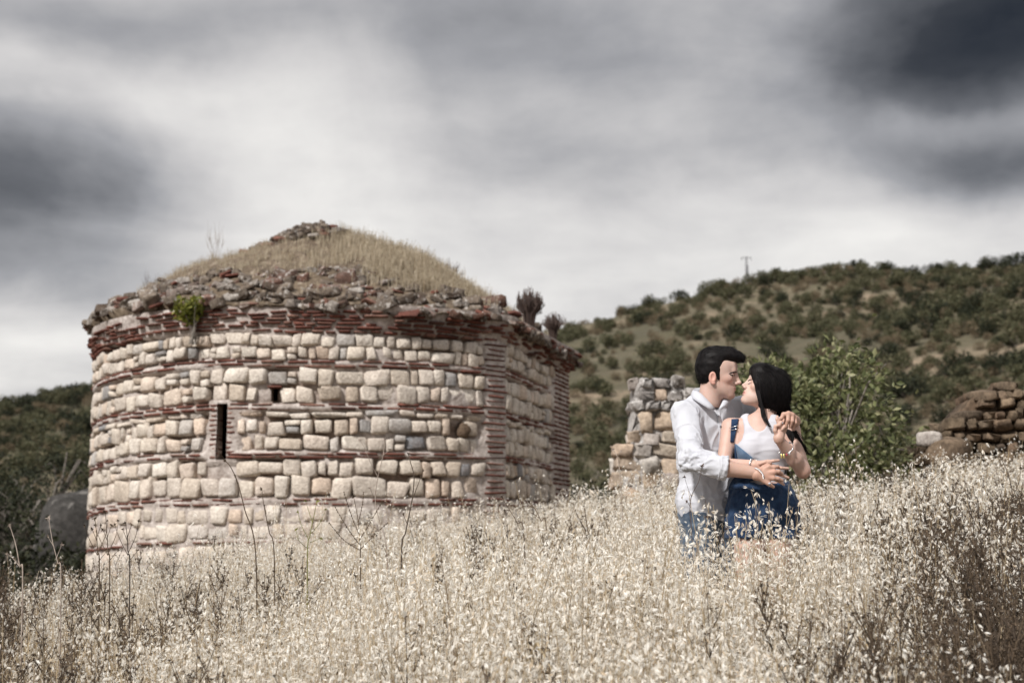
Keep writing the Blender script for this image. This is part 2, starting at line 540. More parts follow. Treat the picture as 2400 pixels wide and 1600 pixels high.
def ground_z(x, y):
    x, y = np.asarray(x, float), np.asarray(y, float)
    base = np.interp(y, [-40, 0, 3, 4.2, 5.2, 6.1, 7, 9, 12, 17, 25, 40, 80], [-4, -2.0, -1.52, -1.24, -1.0, -0.87, -0.82, -0.66, -0.48, -0.42, -0.35, -1.5, -6])
    sx = np.interp(y, [0, 5, 7, 12, 17, 25], [.06, .08, .09, .11, .17, .17])
    dx = x - 1.05
    z = base + np.where(dx < 0, sx * np.maximum(dx, -12), 0.085 * np.minimum(dx, 14))
    z = z - 0.42 * np.maximum(0, -(x + 3.0)) * sstep((y - 7.5) / 7) * np.where(x < -14, 0.6, 1)
    z = z + 0.10 * fbm(np.stack([x * 0.7, y * 0.7, x * 0], -1), 3, 3)
    return z


def grid_mesh(name, xs, ys, fz, mat):
    X, Y = np.meshgrid(xs, ys)
    Z = fz(X, Y)
    V = np.stack([X, Y, Z], -1).reshape(-1, 3)
    nx, ny = len(xs), len(ys)
    i = (np.arange(ny - 1)[:, None] * nx + np.arange(nx - 1)[None]).ravel()
    Q = np.stack([i, i + 1, i + nx + 1, i + nx], -1)
    return mesh(name, V, Q, True, [mat])


def graded(a, b, near, step, far):
    core = np.arange(-near, near + 1e-6, step)
    hi = near * np.geomspace(1, far / near, 24)[1:]
    return np.unique(np.concatenate([core, hi, -hi])).clip(a, b)


gx = np.unique(graded(-4000, 4000, 14, 0.35, 4000))
gy = np.unique(np.concatenate([np.arange(-8, 40, 0.35), -8 - np.geomspace(1, 3000, 14), 40 + np.geomspace(1, 4000, 22)]))
link('ground', grid_mesh('ground', gx, gy, ground_z, M_GROUND), kind='structure', label='dry slope of the oat field falling away towards the valley')

RIDGE_Y = 250.0
_rp = [(-1400, 1110), (-700, 1040), (0, 962), (100, 940), (205, 920), (500, 870), (900, 830), (1300, 778), (1420, 748), (1500, 728), (1620, 697), (1720, 676),
       (1800, 660), (1900, 642), (2000, 638), (2150, 642), (2280, 636), (2400, 624), (2700, 580), (3200, 560)]
_rx = [P(a, b, RIDGE_Y).x for a, b in _rp]
_rz = [P(a, b, RIDGE_Y).z for a, b in _rp]


def hill_z(x, y):
    x, y = np.asarray(x, float), np.asarray(y, float)
    t = np.clip((y - 26) / (RIDGE_Y - 26), 0, 1)
    s = np.where(y < RIDGE_Y, 0.25 * t + 0.75 * t ** 1.5, 1 - 0.35 * np.clip((y - RIDGE_Y) / 200, 0, 3) ** 1.3)
    xr = x * (0.35 + 0.65 * RIDGE_Y / np.maximum(y, 40)).clip(0, 1.9)
    z = np.interp(xr, _rx, _rz) * s - 3.0 * (1 - t)
    p = np.stack([x / 22, y / 22, x * 0], -1)
    z = z + 7.0 * fbm(p, 5, 4) * t * (1 - 0.75 * sstep((y - 190) / 60))
    # a nearer rocky spur on the right, a gully between it and the main slope
    z = z + 9.0 * np.exp(-((x - 62) / 24) ** 2 - ((y - 125) / 34) ** 2) * (1 + 0.5 * fbm(np.stack([x / 7, y / 7, x * 0], -1), 9, 3))
    return z


hx = np.unique(np.concatenate([np.linspace(-420, 420, 260), np.linspace(-60, 110, 180)]))
hy = np.concatenate([np.linspace(24, 250, 150), np.linspace(254, 900, 40)])
link('hill', grid_mesh('hill', hx, hy, hill_z, M_HILL), kind='structure', label='scrubby tan and olive hillside rising behind the ruin')

# ---- scrub on the hill
rng = np.random.default_rng(11)


def shrub_mesh(name, seed, leaf_mat, n=420, size=0.16, h=0.8, core=True):
    """A bush about 2 m across: twigs and leaf faces in several uneven clumps."""
    r = np.random.default_rng(seed)
    mb = MB()
    blobs = []
    for i in range(r.integers(4, 7)):
        a = r.random() * 6.28
        d = r.random() * 0.6
        q = 0.3 + 0.35 * r.random()
        blobs.append(((math.cos(a) * d, math.sin(a) * d, q * 0.8 + r.random() * h * 0.55), (q, q, q * (0.7 + 0.4 * r.random()))))
    leaf_cloud(mb, r, n, blobs, size, 0, 0.35, 0.6)
    for (c, q) in blobs:
        mb.tube([(0, 0, -0.1), (c[0] * .4, c[1] * .4, c[2] * .4), c], [0.035, 0.025, 0.008], 4, 1)
    return mb.build(name, [leaf_mat, M_BARK], False)


SH_OLIVE = [shrub_mesh('olive_shrub', 20 + i, M_LEAF_OLIVE, 520) for i in range(5)]
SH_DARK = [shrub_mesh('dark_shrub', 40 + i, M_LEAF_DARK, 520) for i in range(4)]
SH_BROWN = [shrub_mesh('brown_shrub', 60 + i, M_LEAF_BROWN, 420) for i in range(3)]


def hill_points(n, seed, dens, ymin=34, ymax=262):
    r = np.random.default_rng(seed)
    out = []
    while len(out) < n:
        y = ymin + (ymax - ymin) * r.random(4000) ** 0.75
        s = -0.70 + 1.35 * r.random(4000)
        x = s * y
        k = dens(x, y)
        sel = r.random(4000) < k
        out += list(zip(x[sel], y[sel]))
    p = np.array(out[:n])
    return np.column_stack([p, hill_z(p[:, 0], p[:, 1]) - 0.1])


def dens_olive(x, y):
    f = fbm(np.stack([x / 16, y / 16, x * 0], -1), 31, 3)
    return np.clip(0.45 + 2.2 * f + 0.25 * ((x / y) > 0.22), 0.04, 1)


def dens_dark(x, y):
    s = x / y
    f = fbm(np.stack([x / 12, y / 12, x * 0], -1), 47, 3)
    return np.clip(0.22 + 1.6 * f + 0.95 * (s < -0.2) + 0.5 * sstep((s - 0.2) / 0.1), 0.02, 1)  # dark scrub massed at both sides, standing in for shade on the hill


for nm, protos, n, dn, sd, lo, hi, lab in (
        ('olive_scrub', SH_OLIVE, 4500, dens_olive, 5, 0.4, 1.6, 'olive green scrub spread over the hillside'),
        ('dark_scrub', SH_DARK, 2000, dens_dark, 6, 0.5, 1.6, 'dark evergreen scrub, thickened to darken the sides of the hillside'),
        ('dry_scrub', SH_BROWN, 3700, dens_olive, 7, 0.4, 1.0, 'brown dry brush between the green scrub on the hillside')):
    p = hill_points(n, sd, dn)
    scatter(nm, p, rng.random(n) * 6.28, (lo + (hi - lo) * rng.random(n) ** 1.6) * np.interp(p[:, 1], [30, 120, 260], [0.65, 1.0, 1.35]), protos, label=lab, cat='scrub', seed=sd)

# single bushes standing up on the skyline of the hill, told apart by what they stand next to
for i, (px, w, lab) in enumerate([(1512, 1.3, 'small round bush on the skyline, lowest on the ridge above the stone pier'),
                                  (1480, 0.9, 'tiny dark bush on the bare lower ridge left of the stone pier'),
                                  (1590, 0.8, 'low bush on the ridge above the man, left of the power pole'),
                                  (1905, 1.5, 'rounded bush on the ridge above the leafy tree'),
                                  (2010, 2.3, 'widest dark bush on the ridge right of the power pole'),
                                  (2075, 1.9, 'dark bush beside the widest one on the ridge'),
                                  (2190, 1.8, 'tall pointed bush on the ridge above the gully'),
                                  (2310, 1.9, 'bush on the ridge near the right end of the skyline'),
                                  (2385, 2.5, 'bush at the right end of the skyline, highest on the ridge')]):
    b = P(px, 600, RIDGE_Y)
    o = link('ridge_bush', (SH_DARK + SH_OLIVE)[i % 4 if i > 3 else 4 + i % 4], loc=(b.x, RIDGE_Y, float(hill_z(b.x, RIDGE_Y)) - 0.4), rot=(0, 0, i * 1.7), scale=(w * 1.25, w * 1.25, w), label=lab, cat='bush', group='bushes on the ridge line')

# ---- power pole on the ridge
bp = P(1750, 640, 262)
zb = float(hill_z(bp.x, 262)) - 0.5
M_POLE, nt_, b_ = material('pole_metal')
b_.inputs['Base Color'].default_value = (0.16, 0.16, 0.17, 1)
b_.inputs['Roughness'].default_value = 0.6
pole = tag(bpy.data.objects.new('power_pole', None), 'thin grey power pole standing alone on the ridge', 'pole')
sc.collection.objects.link(pole)
pole.location = (bp.x, 262, zb)
ptop = P(1750, 602, 262).z - zb
mb = MB()
for sx_ in (-1, 1):
    mb.tube([(sx_ * 0.28, 0, 0), (sx_ * 0.10, 0, ptop)], [0.09, 0.06], 6)
for k in range(9):
    z0 = ptop * k / 9
    w0 = 0.28 - 0.18 * k / 9
    mb.tube([(-w0, 0, z0), (w0 * .95, 0, z0 + ptop / 9)], 0.035, 4)
link('mast', mb.build('mast', M_POLE), pole)
mb = MB()
mb.tube([(-0.95, 0, ptop - 0.15), (0, 0, ptop - 0.02), (0.95, 0, ptop - 0.15)], 0.06, 6)
link('crossarm', mb.build('crossarm', M_POLE), pole)
for xx in (-0.85, 0.0, 0.85):
    mb = MB()
    mb.tube([(xx, 0, ptop - 0.1), (xx, 0, ptop - 0.3), (xx, 0, ptop - 0.62)], [0.05, 0.10, 0.05], 6)
    link('insulator', mb.build('insulator', M_POLE), pole)
mb = MB()
mb.tube([(0.05, -0.1, ptop * .60), (0.05, -0.1, ptop * .80)], [0.24, 0.24], 8)
link('transformer', mb.build('transformer', M_POLE), pole)

# ================================================================== the ruined apse
CX, CY, R = -2.53, 20.35, 3.36
rng = np.random.default_rng(5)


TQ = RAD(47.1)                                # from here on the wall runs straight back
QC = np.array([CX + R * math.sin(TQ), CY - R * math.cos(TQ)])
QE = np.array([0.875, 21.6])
QL = float(np.linalg.norm(QE - QC))
QD = (QE - QC) / QL
QN = np.array([QD[1], -QD[0]])
TE = TQ + QL / R
BACK = np.array([CX, CY + R])
BL = float(np.linalg.norm(BACK - QE))
BD = (BACK - QE) / BL
BN = np.array([BD[1], -BD[0]])
TB = TE + BL / R                              # closes at the rear (bearing -180)


def cyl(th, r, z):
    """Point at run th along the wall (bearing on the round part), r from the axis (R is the wall face)."""
    if th <= TQ:
        return np.array([CX + r * math.sin(th), CY - r * math.cos(th), z])
    if th <= TE:
        p = QC + QD * (th - TQ) * R + QN * (r - R)
    else:
        p = QE + BD * (th - TE) * R + BN * (r - R)
    return np.array([p[0], p[1], z])


def bearing(th):
    return th if th <= TQ else math.atan2(QN[0], -QN[1]) if th <= TE else math.atan2(BN[0], -BN[1])


def polar(th, r, z):
    return np.array([CX + r * math.sin(th), CY - r * math.cos(th), z])


def plan_radius(ph):
    """Distance from the axis to the wall in direction ph."""
    ph = np.atleast_1d(np.asarray(ph, float))
    out = np.full(ph.shape, R)
    u = np.stack([np.sin(ph), -np.cos(ph)], -1)
    for (a, d, L) in ((QC, QD, QL), (QE, BD, BL)):
        e = a - np.array([CX, CY])
        den = u[..., 0] * d[1] - u[..., 1] * d[0]
        den = np.where(abs(den) < 1e-6, 1e-6, den)
        t = (e[0] * d[1] - e[1] * d[0]) / den
        s_ = (e[0] * u[..., 1] - e[1] * u[..., 0]) / den
        out = np.where((t > 0) & (s_ >= 0) & (s_ <= L), t, out)
    return out


def stone_mesh(name, seed, mat, n=5.0, jit=0.16, cuts=3, lump=0.05):
    """A worn block in the unit cube [-1,1]: rounded edges, uneven corners."""
    r = np.random.default_rng(seed)
    bm = bmesh.new()
    bmesh.ops.create_cube(bm, size=2)
    bmesh.ops.subdivide_edges(bm, edges=bm.edges[:], cuts=cuts - 1, use_grid_fill=True)
    co = np.array([v.co for v in bm.verts])
    if cuts == 3:                              # flat faces, worn edges
        co = np.where(np.abs(co) < .5, np.sign(co) * .70, co)
    nn = (np.abs(co) ** n).sum(1) ** (1 / n)
    q = co / np.maximum(nn, 1e-6)[:, None] * np.minimum(nn, 1.0)[:, None] if cuts == 3 else co / nn[:, None]
    q = 0.2 * co * 0.97 + 0.8 * q
    corner = r.uniform(-jit, jit, (2, 2, 2, 3))
    a = (q + 1) / 2
    off = 0
    for i in (0, 1):
        for j in (0, 1):
            for k in (0, 1):
                w = (a[:, 0] if i else 1 - a[:, 0]) * (a[:, 1] if j else 1 - a[:, 1]) * (a[:, 2] if k else 1 - a[:, 2])
                off = off + w[:, None] * corner[i, j, k]
    q = q + off * np.array([1, 0.6, 1]) + lump * r.normal(size=q.shape)
    for v, c in zip(bm.verts, q):
        v.co = c
    me = bpy.data.meshes.new(name)
    bm.to_mesh(me)
    bm.free()
    me.polygons.foreach_set('use_smooth', np.full(len(me.polygons), True))
    me.materials.append(mat)
    return me


STONES = [stone_mesh('stone', 100 + i, M_STONE, 4.5, 0.25, 3, 0.04) for i in range(14)] + [stone_mesh('stone', 130 + i, M_STONE, 2.9, 0.27, 3, 0.05) for i in range(10)]
BRICKS = [stone_mesh('brick', 200 + i, M_BRICK, 9, 0.10, 2, 0.03) for i in range(6)]
RUBBLE = [stone_mesh('rubble', 300 + i, M_RUBBLE, 3.2, 0.28, 3, 0.08) for i in range(10)]

ruin = tag(bpy.data.objects.new('ruined_apse', None), 'round ruined stone apse banded with red brick, grass growing on its domed top', 'ruin')
sc.collection.objects.link(ruin)
ruin.location = (CX, CY, -1.3)


def to_ruin(p):
    return Vector((p[0] - CX, p[1] - CY, p[2] + 1.3))


PIECES = {'stone': [], 'brick': [], 'rubble_stone': []}


def piece(kind, mesh_list, p, th, half, tiltv=(0, 0), weight=None):
    """kind, world centre, bearing on the round wall, half sizes (along, depth, up)."""
    th = bearing(th)
    vis = max(0.03, math.cos(th + 0.12))
    PIECES[kind].append((half[0] * half[2] * (weight if weight else vis), mesh_list[rng.integers(len(mesh_list))], p, (tiltv[0], tiltv[1], th), half))


# heights of the courses above eye level (metres)
BANDS = [(1.985, 2.085, 2), (1.455, 1.555, 2), (0.905, 0.985, 2), (0.335, 0.435, 2), (-0.13, -0.075, 1)]
ROWS = [(2.255, 2.405), (2.09, 2.25), (1.77, 1.965), (1.56, 1.765), (1.385, 1.448), (1.185, 1.378), (0.99, 1.18), (0.70, 0.895), (0.44, 0.69),
        (0.13, 0.325), (-0.07, 0.12), (-0.36, -0.14), (-0.62, -0.37), (-0.90, -0.63), (-1.2, -0.91)]
SLIT_T, SLIT_W, SLIT_Z = RAD(-16.9), 0.072, (0.88, 1.56)
HOLE_T, HOLE_W, HOLE_Z = RAD(-5.6), 0.045, (1.575, 1.735)
NEST_T, NEST_Z = RAD(35.6), 1.27
PIL = [(RAD(41.3), RAD(47.0)), (TQ + 2.72 / R, TE)]


def blocked(t0, t1, z0, z1):
    if t1 > SLIT_T - (SLIT_W + 0.15) / R and t0 < SLIT_T + (SLIT_W + 0.11) / R and z0 < SLIT_Z[1] and z1 > SLIT_Z[0]:
        return True
    if t1 > HOLE_T - (HOLE_W + .01) / R and t0 < HOLE_T + (HOLE_W + .01) / R and z0 < HOLE_Z[1] - .02 and z1 > HOLE_Z[0] + .02:
        return True
    if abs((t0 + t1) / 2 - NEST_T) < 0.03 and z0 < NEST_Z + .05 and z1 > NEST_Z - .05:
        return True
    return any(t1 > a - 0.004 and t0 < b + 0.004 for a, b in PIL)


def wob(th, z):
    return 0.026 * (vnoise(np.array([[th * 3.1, z * 1.3, 0]]), 71)[0] - 0.5) * 2 + float(dip(th, z))


def dip(th, z):
    """The courses sink towards the left, where the old footing has settled."""
    return -(0.19 - 0.035 * np.clip(z, 0, 2.4)) * (np.clip(-np.asarray(th) - 0.12, 0, 1.5) / 1.3) ** 2


T0, T1 = RAD(-118), TE + 0.25
for (z0, z1) in ROWS:
    h = z1 - z0
    t = T0
    while t < T1:
        w = min(max(h * rng.choice([rng.uniform(0.5, 0.8), rng.uniform(.8, 1.2), rng.uniform(1.2, 1.85)], p=[.34, .42, .24]), 0.085), 0.40) if h > 0.1 else rng.uniform(0.14, 0.42)
        t1 = t + w / R
        gap = rng.uniform(0.0, 0.014) / R
        if blocked(t, t1, z0, z1):
            t += 0.02 / R
            continue
        hh = h * rng.uniform(0.80, 1.07)
        low = z1 < 0.34
        prot = rng.uniform(-0.012, 0.028) - (0.012 if low else 0)
        tm = (t + t1) / 2
        zm = (z0 + z1) / 2 + wob(tm, z0) + rng.uniform(-0.016, 0.016)
        dep = 0.13
        p = cyl(tm, R - dep + prot, zm)
        if h > 0.16 and w < 0.2 and rng.random() < 0.14:      # two small stones, one on the other
            for s_ in (-1, 1):
                piece('stone', STONES, cyl(tm, R - dep + prot, zm + s_ * hh * .26), tm, (w / 2, dep, hh * .235), (0, rng.uniform(-.1, .1)))
        else:
            piece('stone', STONES, p, tm, (w / 2 * 1.05, dep, hh / 2 * 1.07), (rng.uniform(-.05, .05), rng.uniform(-.07, .07)))
        t = t1 + gap

for (z0, z1, n) in BANDS:
    ch = (z1 - z0) / n
    for k in range(n):
        t = T0 + rng.random() * 0.05
        while t < T1:
            w = rng.uniform(0.20, 0.36)
            t1 = t + w / R
            inslit = t1 > SLIT_T - SLIT_W / R and t < SLIT_T + SLIT_W / R and z0 < SLIT_Z[1] - .03 and z1 > SLIT_Z[0] + .03
            if inslit or any(t1 > a and t < b for a, b in PIL):
                t += 0.03 / R
                continue
            tm = (t + t1) / 2
            if rng.random() > 0.10:
                zc = z0 + ch * (k + 0.5) + wob(tm, z0) + rng.uniform(-.004, .004)
                piece('brick', BRICKS, cyl(tm, R - 0.075 + rng.uniform(-.022, .012), zc), tm, (w / 2, 0.075, rng.uniform(0.011, 0.019)), (0, rng.uniform(-.03, .03)))
            t = t1 + rng.uniform(0.006, 0.03) / R
# pilasters of brick headers, toothed into the wall
for (a, b), zlo, pr in ((PIL[0], -0.15, 0.004), (PIL[1], 0.05, 0.012)):
    z = zlo
    k = 0
    while z < 2.42:
        ext = RAD(1.3) if k % 3 == 0 else 0
        wl_ = (b - a) + ext
        n = 1 if (a < 0.9) else 4
        for q in range(n):
            t0 = a - ext * 0.5 + wl_ * q / n + rng.uniform(-.006, .006)
            t1 = a - ext * 0.5 + wl_ * (q + 1) / n - 0.012 / R + rng.uniform(-.006, .006)
            tm = (t0 + t1) / 2
            piece('brick', BRICKS, cyl(tm, R - 0.095 + pr + rng.uniform(-.014, .012), z), tm, ((t1 - t0) * R / 2, 0.10, rng.uniform(0.008, 0.016)), (0, rng.uniform(-.04, .04)), weight=0.8)
        z += rng.uniform(0.060, 0.080)
        k += 1
# brick jambs and head of the slit window
for s_ in (-1, 1):
    z = SLIT_Z[0] + 0.03
    while z < SLIT_Z[1] - 0.02:
        wj = rng.uniform(0.05, 0.12)
        tm = SLIT_T + s_ * (SLIT_W + wj / 2) / R
        piece('brick', BRICKS, cyl(tm, R - 0.08 + rng.uniform(-.01, .008), z), tm, (wj / 2, 0.08, 0.013))
        z += rng.uniform(0.05, 0.066)
piece('brick', BRICKS, cyl(HOLE_T, R - .07, HOLE_Z[1] + .012), HOLE_T, (0.085, 0.08, 0.015))


# cornice: corbelled brick courses, broken away in the middle
def over(th):
    d = math.degrees(th)
    v = np.interp(d, [-60, -40, -30, -12, 4, 13, 20, 90], [0.42, 0.42, 0.32, 0.16, 0.2, 0.3, 0.85, 0.95])
    return float(v)


for k in range(6):
    z = 2.44 + k * 0.047
    t = T0
    while t < T1:
        w = rng.uniform(0.10, 0.34)
        t1 = t + w / R
        tm = (t + t1) / 2
        if rng.random() > 0.22:
            rr = R + over(tm) * (0.02 + 0.037 * k) + rng.uniform(-.02, .015)
            piece('brick', BRICKS, cyl(tm, rr - 0.10, z + wob(tm, 2.4) + rng.uniform(-.006, .006)), tm, (w / 2, 0.11, rng.uniform(0.010, 0.018)), (rng.uniform(-.08, .08), rng.uniform(-.07, .07)))
        t = t1 + rng.uniform(0.006, 0.04) / R

# core of mortar with the slit window and the putlog hole left open
EPS = 1e-6
tl = np.unique(np.concatenate([np.linspace(-math.pi, TB, 240), [TQ, TE], [SLIT_T - SLIT_W / R, SLIT_T + SLIT_W / R, HOLE_T - HOLE_W / R, HOLE_T + HOLE_W / R]]))
zl = np.unique(np.concatenate([np.linspace(-3.2, -0.4, 16), np.linspace(-0.4, 2.75, 110), SLIT_Z, HOLE_Z]))
TT, ZZ = np.meshgrid(tl, zl)
rec = 0.028 + 0.115 * np.clip(0.45 + 2.6 * fbm(np.stack([np.sin(TT) * 7, np.cos(TT) * 7, ZZ * 2.4], -1), 19, 4), 0, 1)   # mortar washed out more in some places
rad = np.where(ZZ > 0.36, R - rec, R - 0.03)
for (z0, z1, n) in BANDS:
    rad = np.maximum(rad, R - 0.145 + 0.130 * np.exp(-((ZZ - dip(TT, z0) - (z0 + z1) / 2) / 0.062) ** 4))
for a, b in PIL:
    rad = np.where((TT > a - .01) & (TT < b + .01), R - 0.012, rad)
rad = np.where((abs(TT - SLIT_T) < (SLIT_W + .16) / R) & (ZZ > SLIT_Z[0] - .05) & (ZZ < SLIT_Z[1] + .05), R - 0.012, rad)
rad = rad + 0.03 * fbm(np.stack([np.sin(TT) * 9, np.cos(TT) * 9, ZZ * 3], -1), 12, 4)
rad = np.where(ZZ > 2.415, np.maximum(rad, R - 0.03), rad)
rad = rad + np.clip((ZZ - 2.42) / 0.28, 0, 1) * np.vectorize(over)(TT) * 0.17
lime = np.clip((rad - (R - 0.10)) / 0.05, 0, 1)          # pale lime mortar near the wall face, brown where it lies deeper
NEST = np.exp(-(((TT - NEST_T) * R) ** 2 + (ZZ - NEST_Z) ** 2) / 0.075 ** 2)
rad = rad - 0.10 * NEST
V = np.array([cyl(t_, r_, z_) for t_, r_, z_ in zip(TT.ravel(), rad.ravel(), ZZ.ravel())])
nt2 = len(tl)
mbc = MB()
tmid, zmid = (tl[1:] + tl[:-1]) / 2, (zl[1:] + zl[:-1]) / 2
TM, ZM = np.meshgrid(tmid, zmid)
openm = ((abs(TM - SLIT_T) < SLIT_W / R) & (ZM > SLIT_Z[0]) & (ZM < SLIT_Z[1])) | ((abs(TM - HOLE_T) < HOLE_W / R) & (ZM > HOLE_Z[0]) & (ZM < HOLE_Z[1]))
ii, jj = np.nonzero(~openm)
Q = np.stack([ii * nt2 + jj, ii * nt2 + jj + 1, (ii + 1) * nt2 + jj + 1, (ii + 1) * nt2 + jj], -1)
mbc.add(V.reshape(-1, 3), Q)
for (t_, w_, zz_, dp) in ((SLIT_T, SLIT_W, SLIT_Z, 0.16), (HOLE_T, HOLE_W, HOLE_Z, 0.14)):
    a, b = t_ - w_ / R, t_ + w_ / R
    rf, rb = R - 0.03, R - dp
    pts = [cyl(t, r, z) for r in (rf, rb) for (t, z) in ((a, zz_[0]), (b, zz_[0]), (b, zz_[1]), (a, zz_[1]))]
    mbc.add(pts, [[0, 1, 5, 4], [1, 2, 6, 5], [2, 3, 7, 6], [3, 0, 4, 7]])   # the reveal opens into the dark inside
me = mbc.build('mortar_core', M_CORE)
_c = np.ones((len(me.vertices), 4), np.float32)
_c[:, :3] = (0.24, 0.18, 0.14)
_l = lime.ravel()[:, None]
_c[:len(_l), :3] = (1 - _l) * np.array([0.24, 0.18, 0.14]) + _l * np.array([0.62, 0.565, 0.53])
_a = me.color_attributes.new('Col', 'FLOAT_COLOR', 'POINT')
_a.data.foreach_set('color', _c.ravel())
me.transform(Matrix.Translation((-CX, -CY, 1.3)))
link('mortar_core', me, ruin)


# rubble dome
def dome_z(r, th):
    r, th = np.asarray(r, float), np.asarray(th, float)
    x, y = r * np.sin(th), r * np.cos(th)
    re = np.hypot(x + 0.24 * np.clip(1 - r / 2.6, 0, 1), y)
    z = np.interp(re, [0, 0.35, 0.6, 0.9, 1.4, 2.1, 2.6, 2.95, 3.2, 3.36, 3.8], [4.40, 4.30, 4.17, 3.99, 3.76, 3.48, 3.22, 3.03, 2.86, 2.74, 2.6])
    z = z - 0.13 * np.sin(th) * np.clip(r / 2.2, 0, 1) + 0.02
    z = z + 0.17 * np.exp(-((x - 1.35) / 0.75) ** 2 - (y / 1.5) ** 2)
    return z + 0.17 * fbm(np.stack([x * 1.6, y * 1.6, x * 0], -1), 23, 4) + 0.08 * fbm(np.stack([x * 7, y * 7, x * 0], -1), 29, 3)


def rim(th):
    th = np.atleast_1d(th)
    return plan_radius(th) - 0.01 + 0.20 * np.vectorize(over)(th) + 0.10 * fbm(np.stack([np.sin(th) * 7, np.cos(th) * 7, th * 0], -1), 41, 3)


rl = np.linspace(0.02, 1, 60)
tt = np.linspace(-math.pi, math.pi, 260)
PR = plan_radius(tt)
RM = rl[:, None] * rim(tt)[None]
TTd = np.broadcast_to(tt[None], RM.shape)
ZD = dome_z(RM * (R / PR)[None], TTd)
sk = np.stack([CX + (PR - 0.12) * np.sin(tt), CY - (PR - 0.12) * np.cos(tt), np.full_like(tt, 2.66)], -1)
V = np.concatenate([np.stack([CX + RM * np.sin(TTd), CY - RM * np.cos(TTd), ZD], -1).reshape(-1, 3), sk])
n2 = len(tt)
i = (np.arange(len(rl))[:, None] * n2 + np.arange(n2 - 1)[None]).ravel()
Q = np.stack([i, i + 1, i + n2 + 1, i + n2], -1)
me = mesh('rubble_dome', V - np.array([CX, CY, -1.3]), Q, True, [M_SOIL])
link('rubble_dome', me, ruin)


def on_dome(th, f):
    """Point on the dome's surface at bearing th; f = 1 at the rim, 0 on top."""
    rr = float(rim(th)[0]) * f
    return polar(th, rr, float(dome_z(rr * R / float(plan_radius(th)[0]), th)))


for k in range(800):
    th = rng.uniform(RAD(-112), RAD(115))
    f = 1.0 - (0.17 + 0.13 * math.exp(-((math.degrees(th) + 8) / 40) ** 2)) * rng.random() ** 1.15
    s_ = rng.uniform(0.028, 0.085) * (1.7 if rng.random() < 0.12 else 1)
    p = on_dome(th, f) + np.array([0, 0, s_ * rng.uniform(-.1, .35)])
    brk = rng.random() < 0.10
    half = (s_ * rng.uniform(0.8, 1.7), s_ * rng.uniform(0.8, 1.2), s_ * rng.uniform(0.35, 0.8)) if not brk else (s_ * 1.4, s_ * 1.1, s_ * .24)
    piece('rubble_stone', RUBBLE if not brk else BRICKS, p, th + rng.uniform(-.8, .8), half, (rng.uniform(-.35, .35) + 0.2, rng.uniform(-.5, .5)), weight=max(.05, math.cos(th)))
# ragged courses of old roof tiles round the crown, on the left side
for k in range(13):
    r_ = 0.24 + 0.115 * k
    th = RAD(-108)
    while th < RAD(24 - 9 * k):
        w = rng.uniform(0.08, 0.2)
        th1 = th + w / r_
        tm = (th + th1) / 2
        z = float(dome_z(r_, tm)) + 0.03
        piece('rubble_stone', BRICKS if rng.random() < .12 else RUBBLE, polar(tm, r_, z), tm, (w / 2, 0.08, rng.uniform(.022, .04)), (rng.uniform(-.2, .2), rng.uniform(-.15, .15)), weight=1.0)
        th = th1 + 0.03 / r_
for k in range(14):      # pieces sticking up from the crown's edge
    th = RAD(-90 + rng.uniform(-6, 6))
    r_ = 0.15 + 0.095 * k
    piece('rubble_stone', RUBBLE, polar(th, r_, float(dome_z(r_, th)) + 0.04), rng.uniform(-.5, .5), (0.04, 0.05, rng.uniform(0.035, 0.075)), (rng.uniform(-.3, .3), rng.uniform(-.5, .5)), weight=1.0)

for kind, lst in PIECES.items():
    lst.sort(key=lambda a: -a[0])
    for (w_, me, p, rot, half) in lst[:298]:
        link(kind, me, ruin, to_ruin(p), rot, half)
    if len(lst) > 298:
        mbx = MB()
        for (w_, me, p, rot, half) in lst[298:]:
            mtx = Matrix.LocRotScale(to_ruin(p), Matrix.Rotation(rot[2], 3, 'Z') @ Matrix.Rotation(rot[1], 3, 'Y') @ Matrix.Rotation(rot[0], 3, 'X'), Vector(half))
            co = np.empty(len(me.vertices) * 3, np.float32)
            me.vertices.foreach_get('co', co)
            m4 = np.array(mtx)
            co = co.reshape(-1, 3) @ m4[:3, :3].T + m4[:3, 3]
            fq = np.array([tuple(f.vertices) for f in me.polygons])
            mbx.add(co, fq, mat=[M_STONE, M_BRICK, M_RUBBLE].index(me.materials[0]))
        link({'stone': 'small_stones', 'brick': 'small_bricks', 'rubble_stone': 'small_rubble'}[kind], mbx.build(kind, [M_STONE, M_BRICK, M_RUBBLE]), ruin, kind='stuff')

# brown clod filling the hole beside the brick pilaster
clod = stone_mesh('clod', 77, M_TAN, 2.2, 0.15, 4, 0.06)
link('earth_clod', clod, ruin, to_ruin(cyl(NEST_T, R - 0.05, NEST_Z)), (0, 0.3, NEST_T), (0.085, 0.07, 0.10), label='brown earth clod stuck in a hole of the wall')


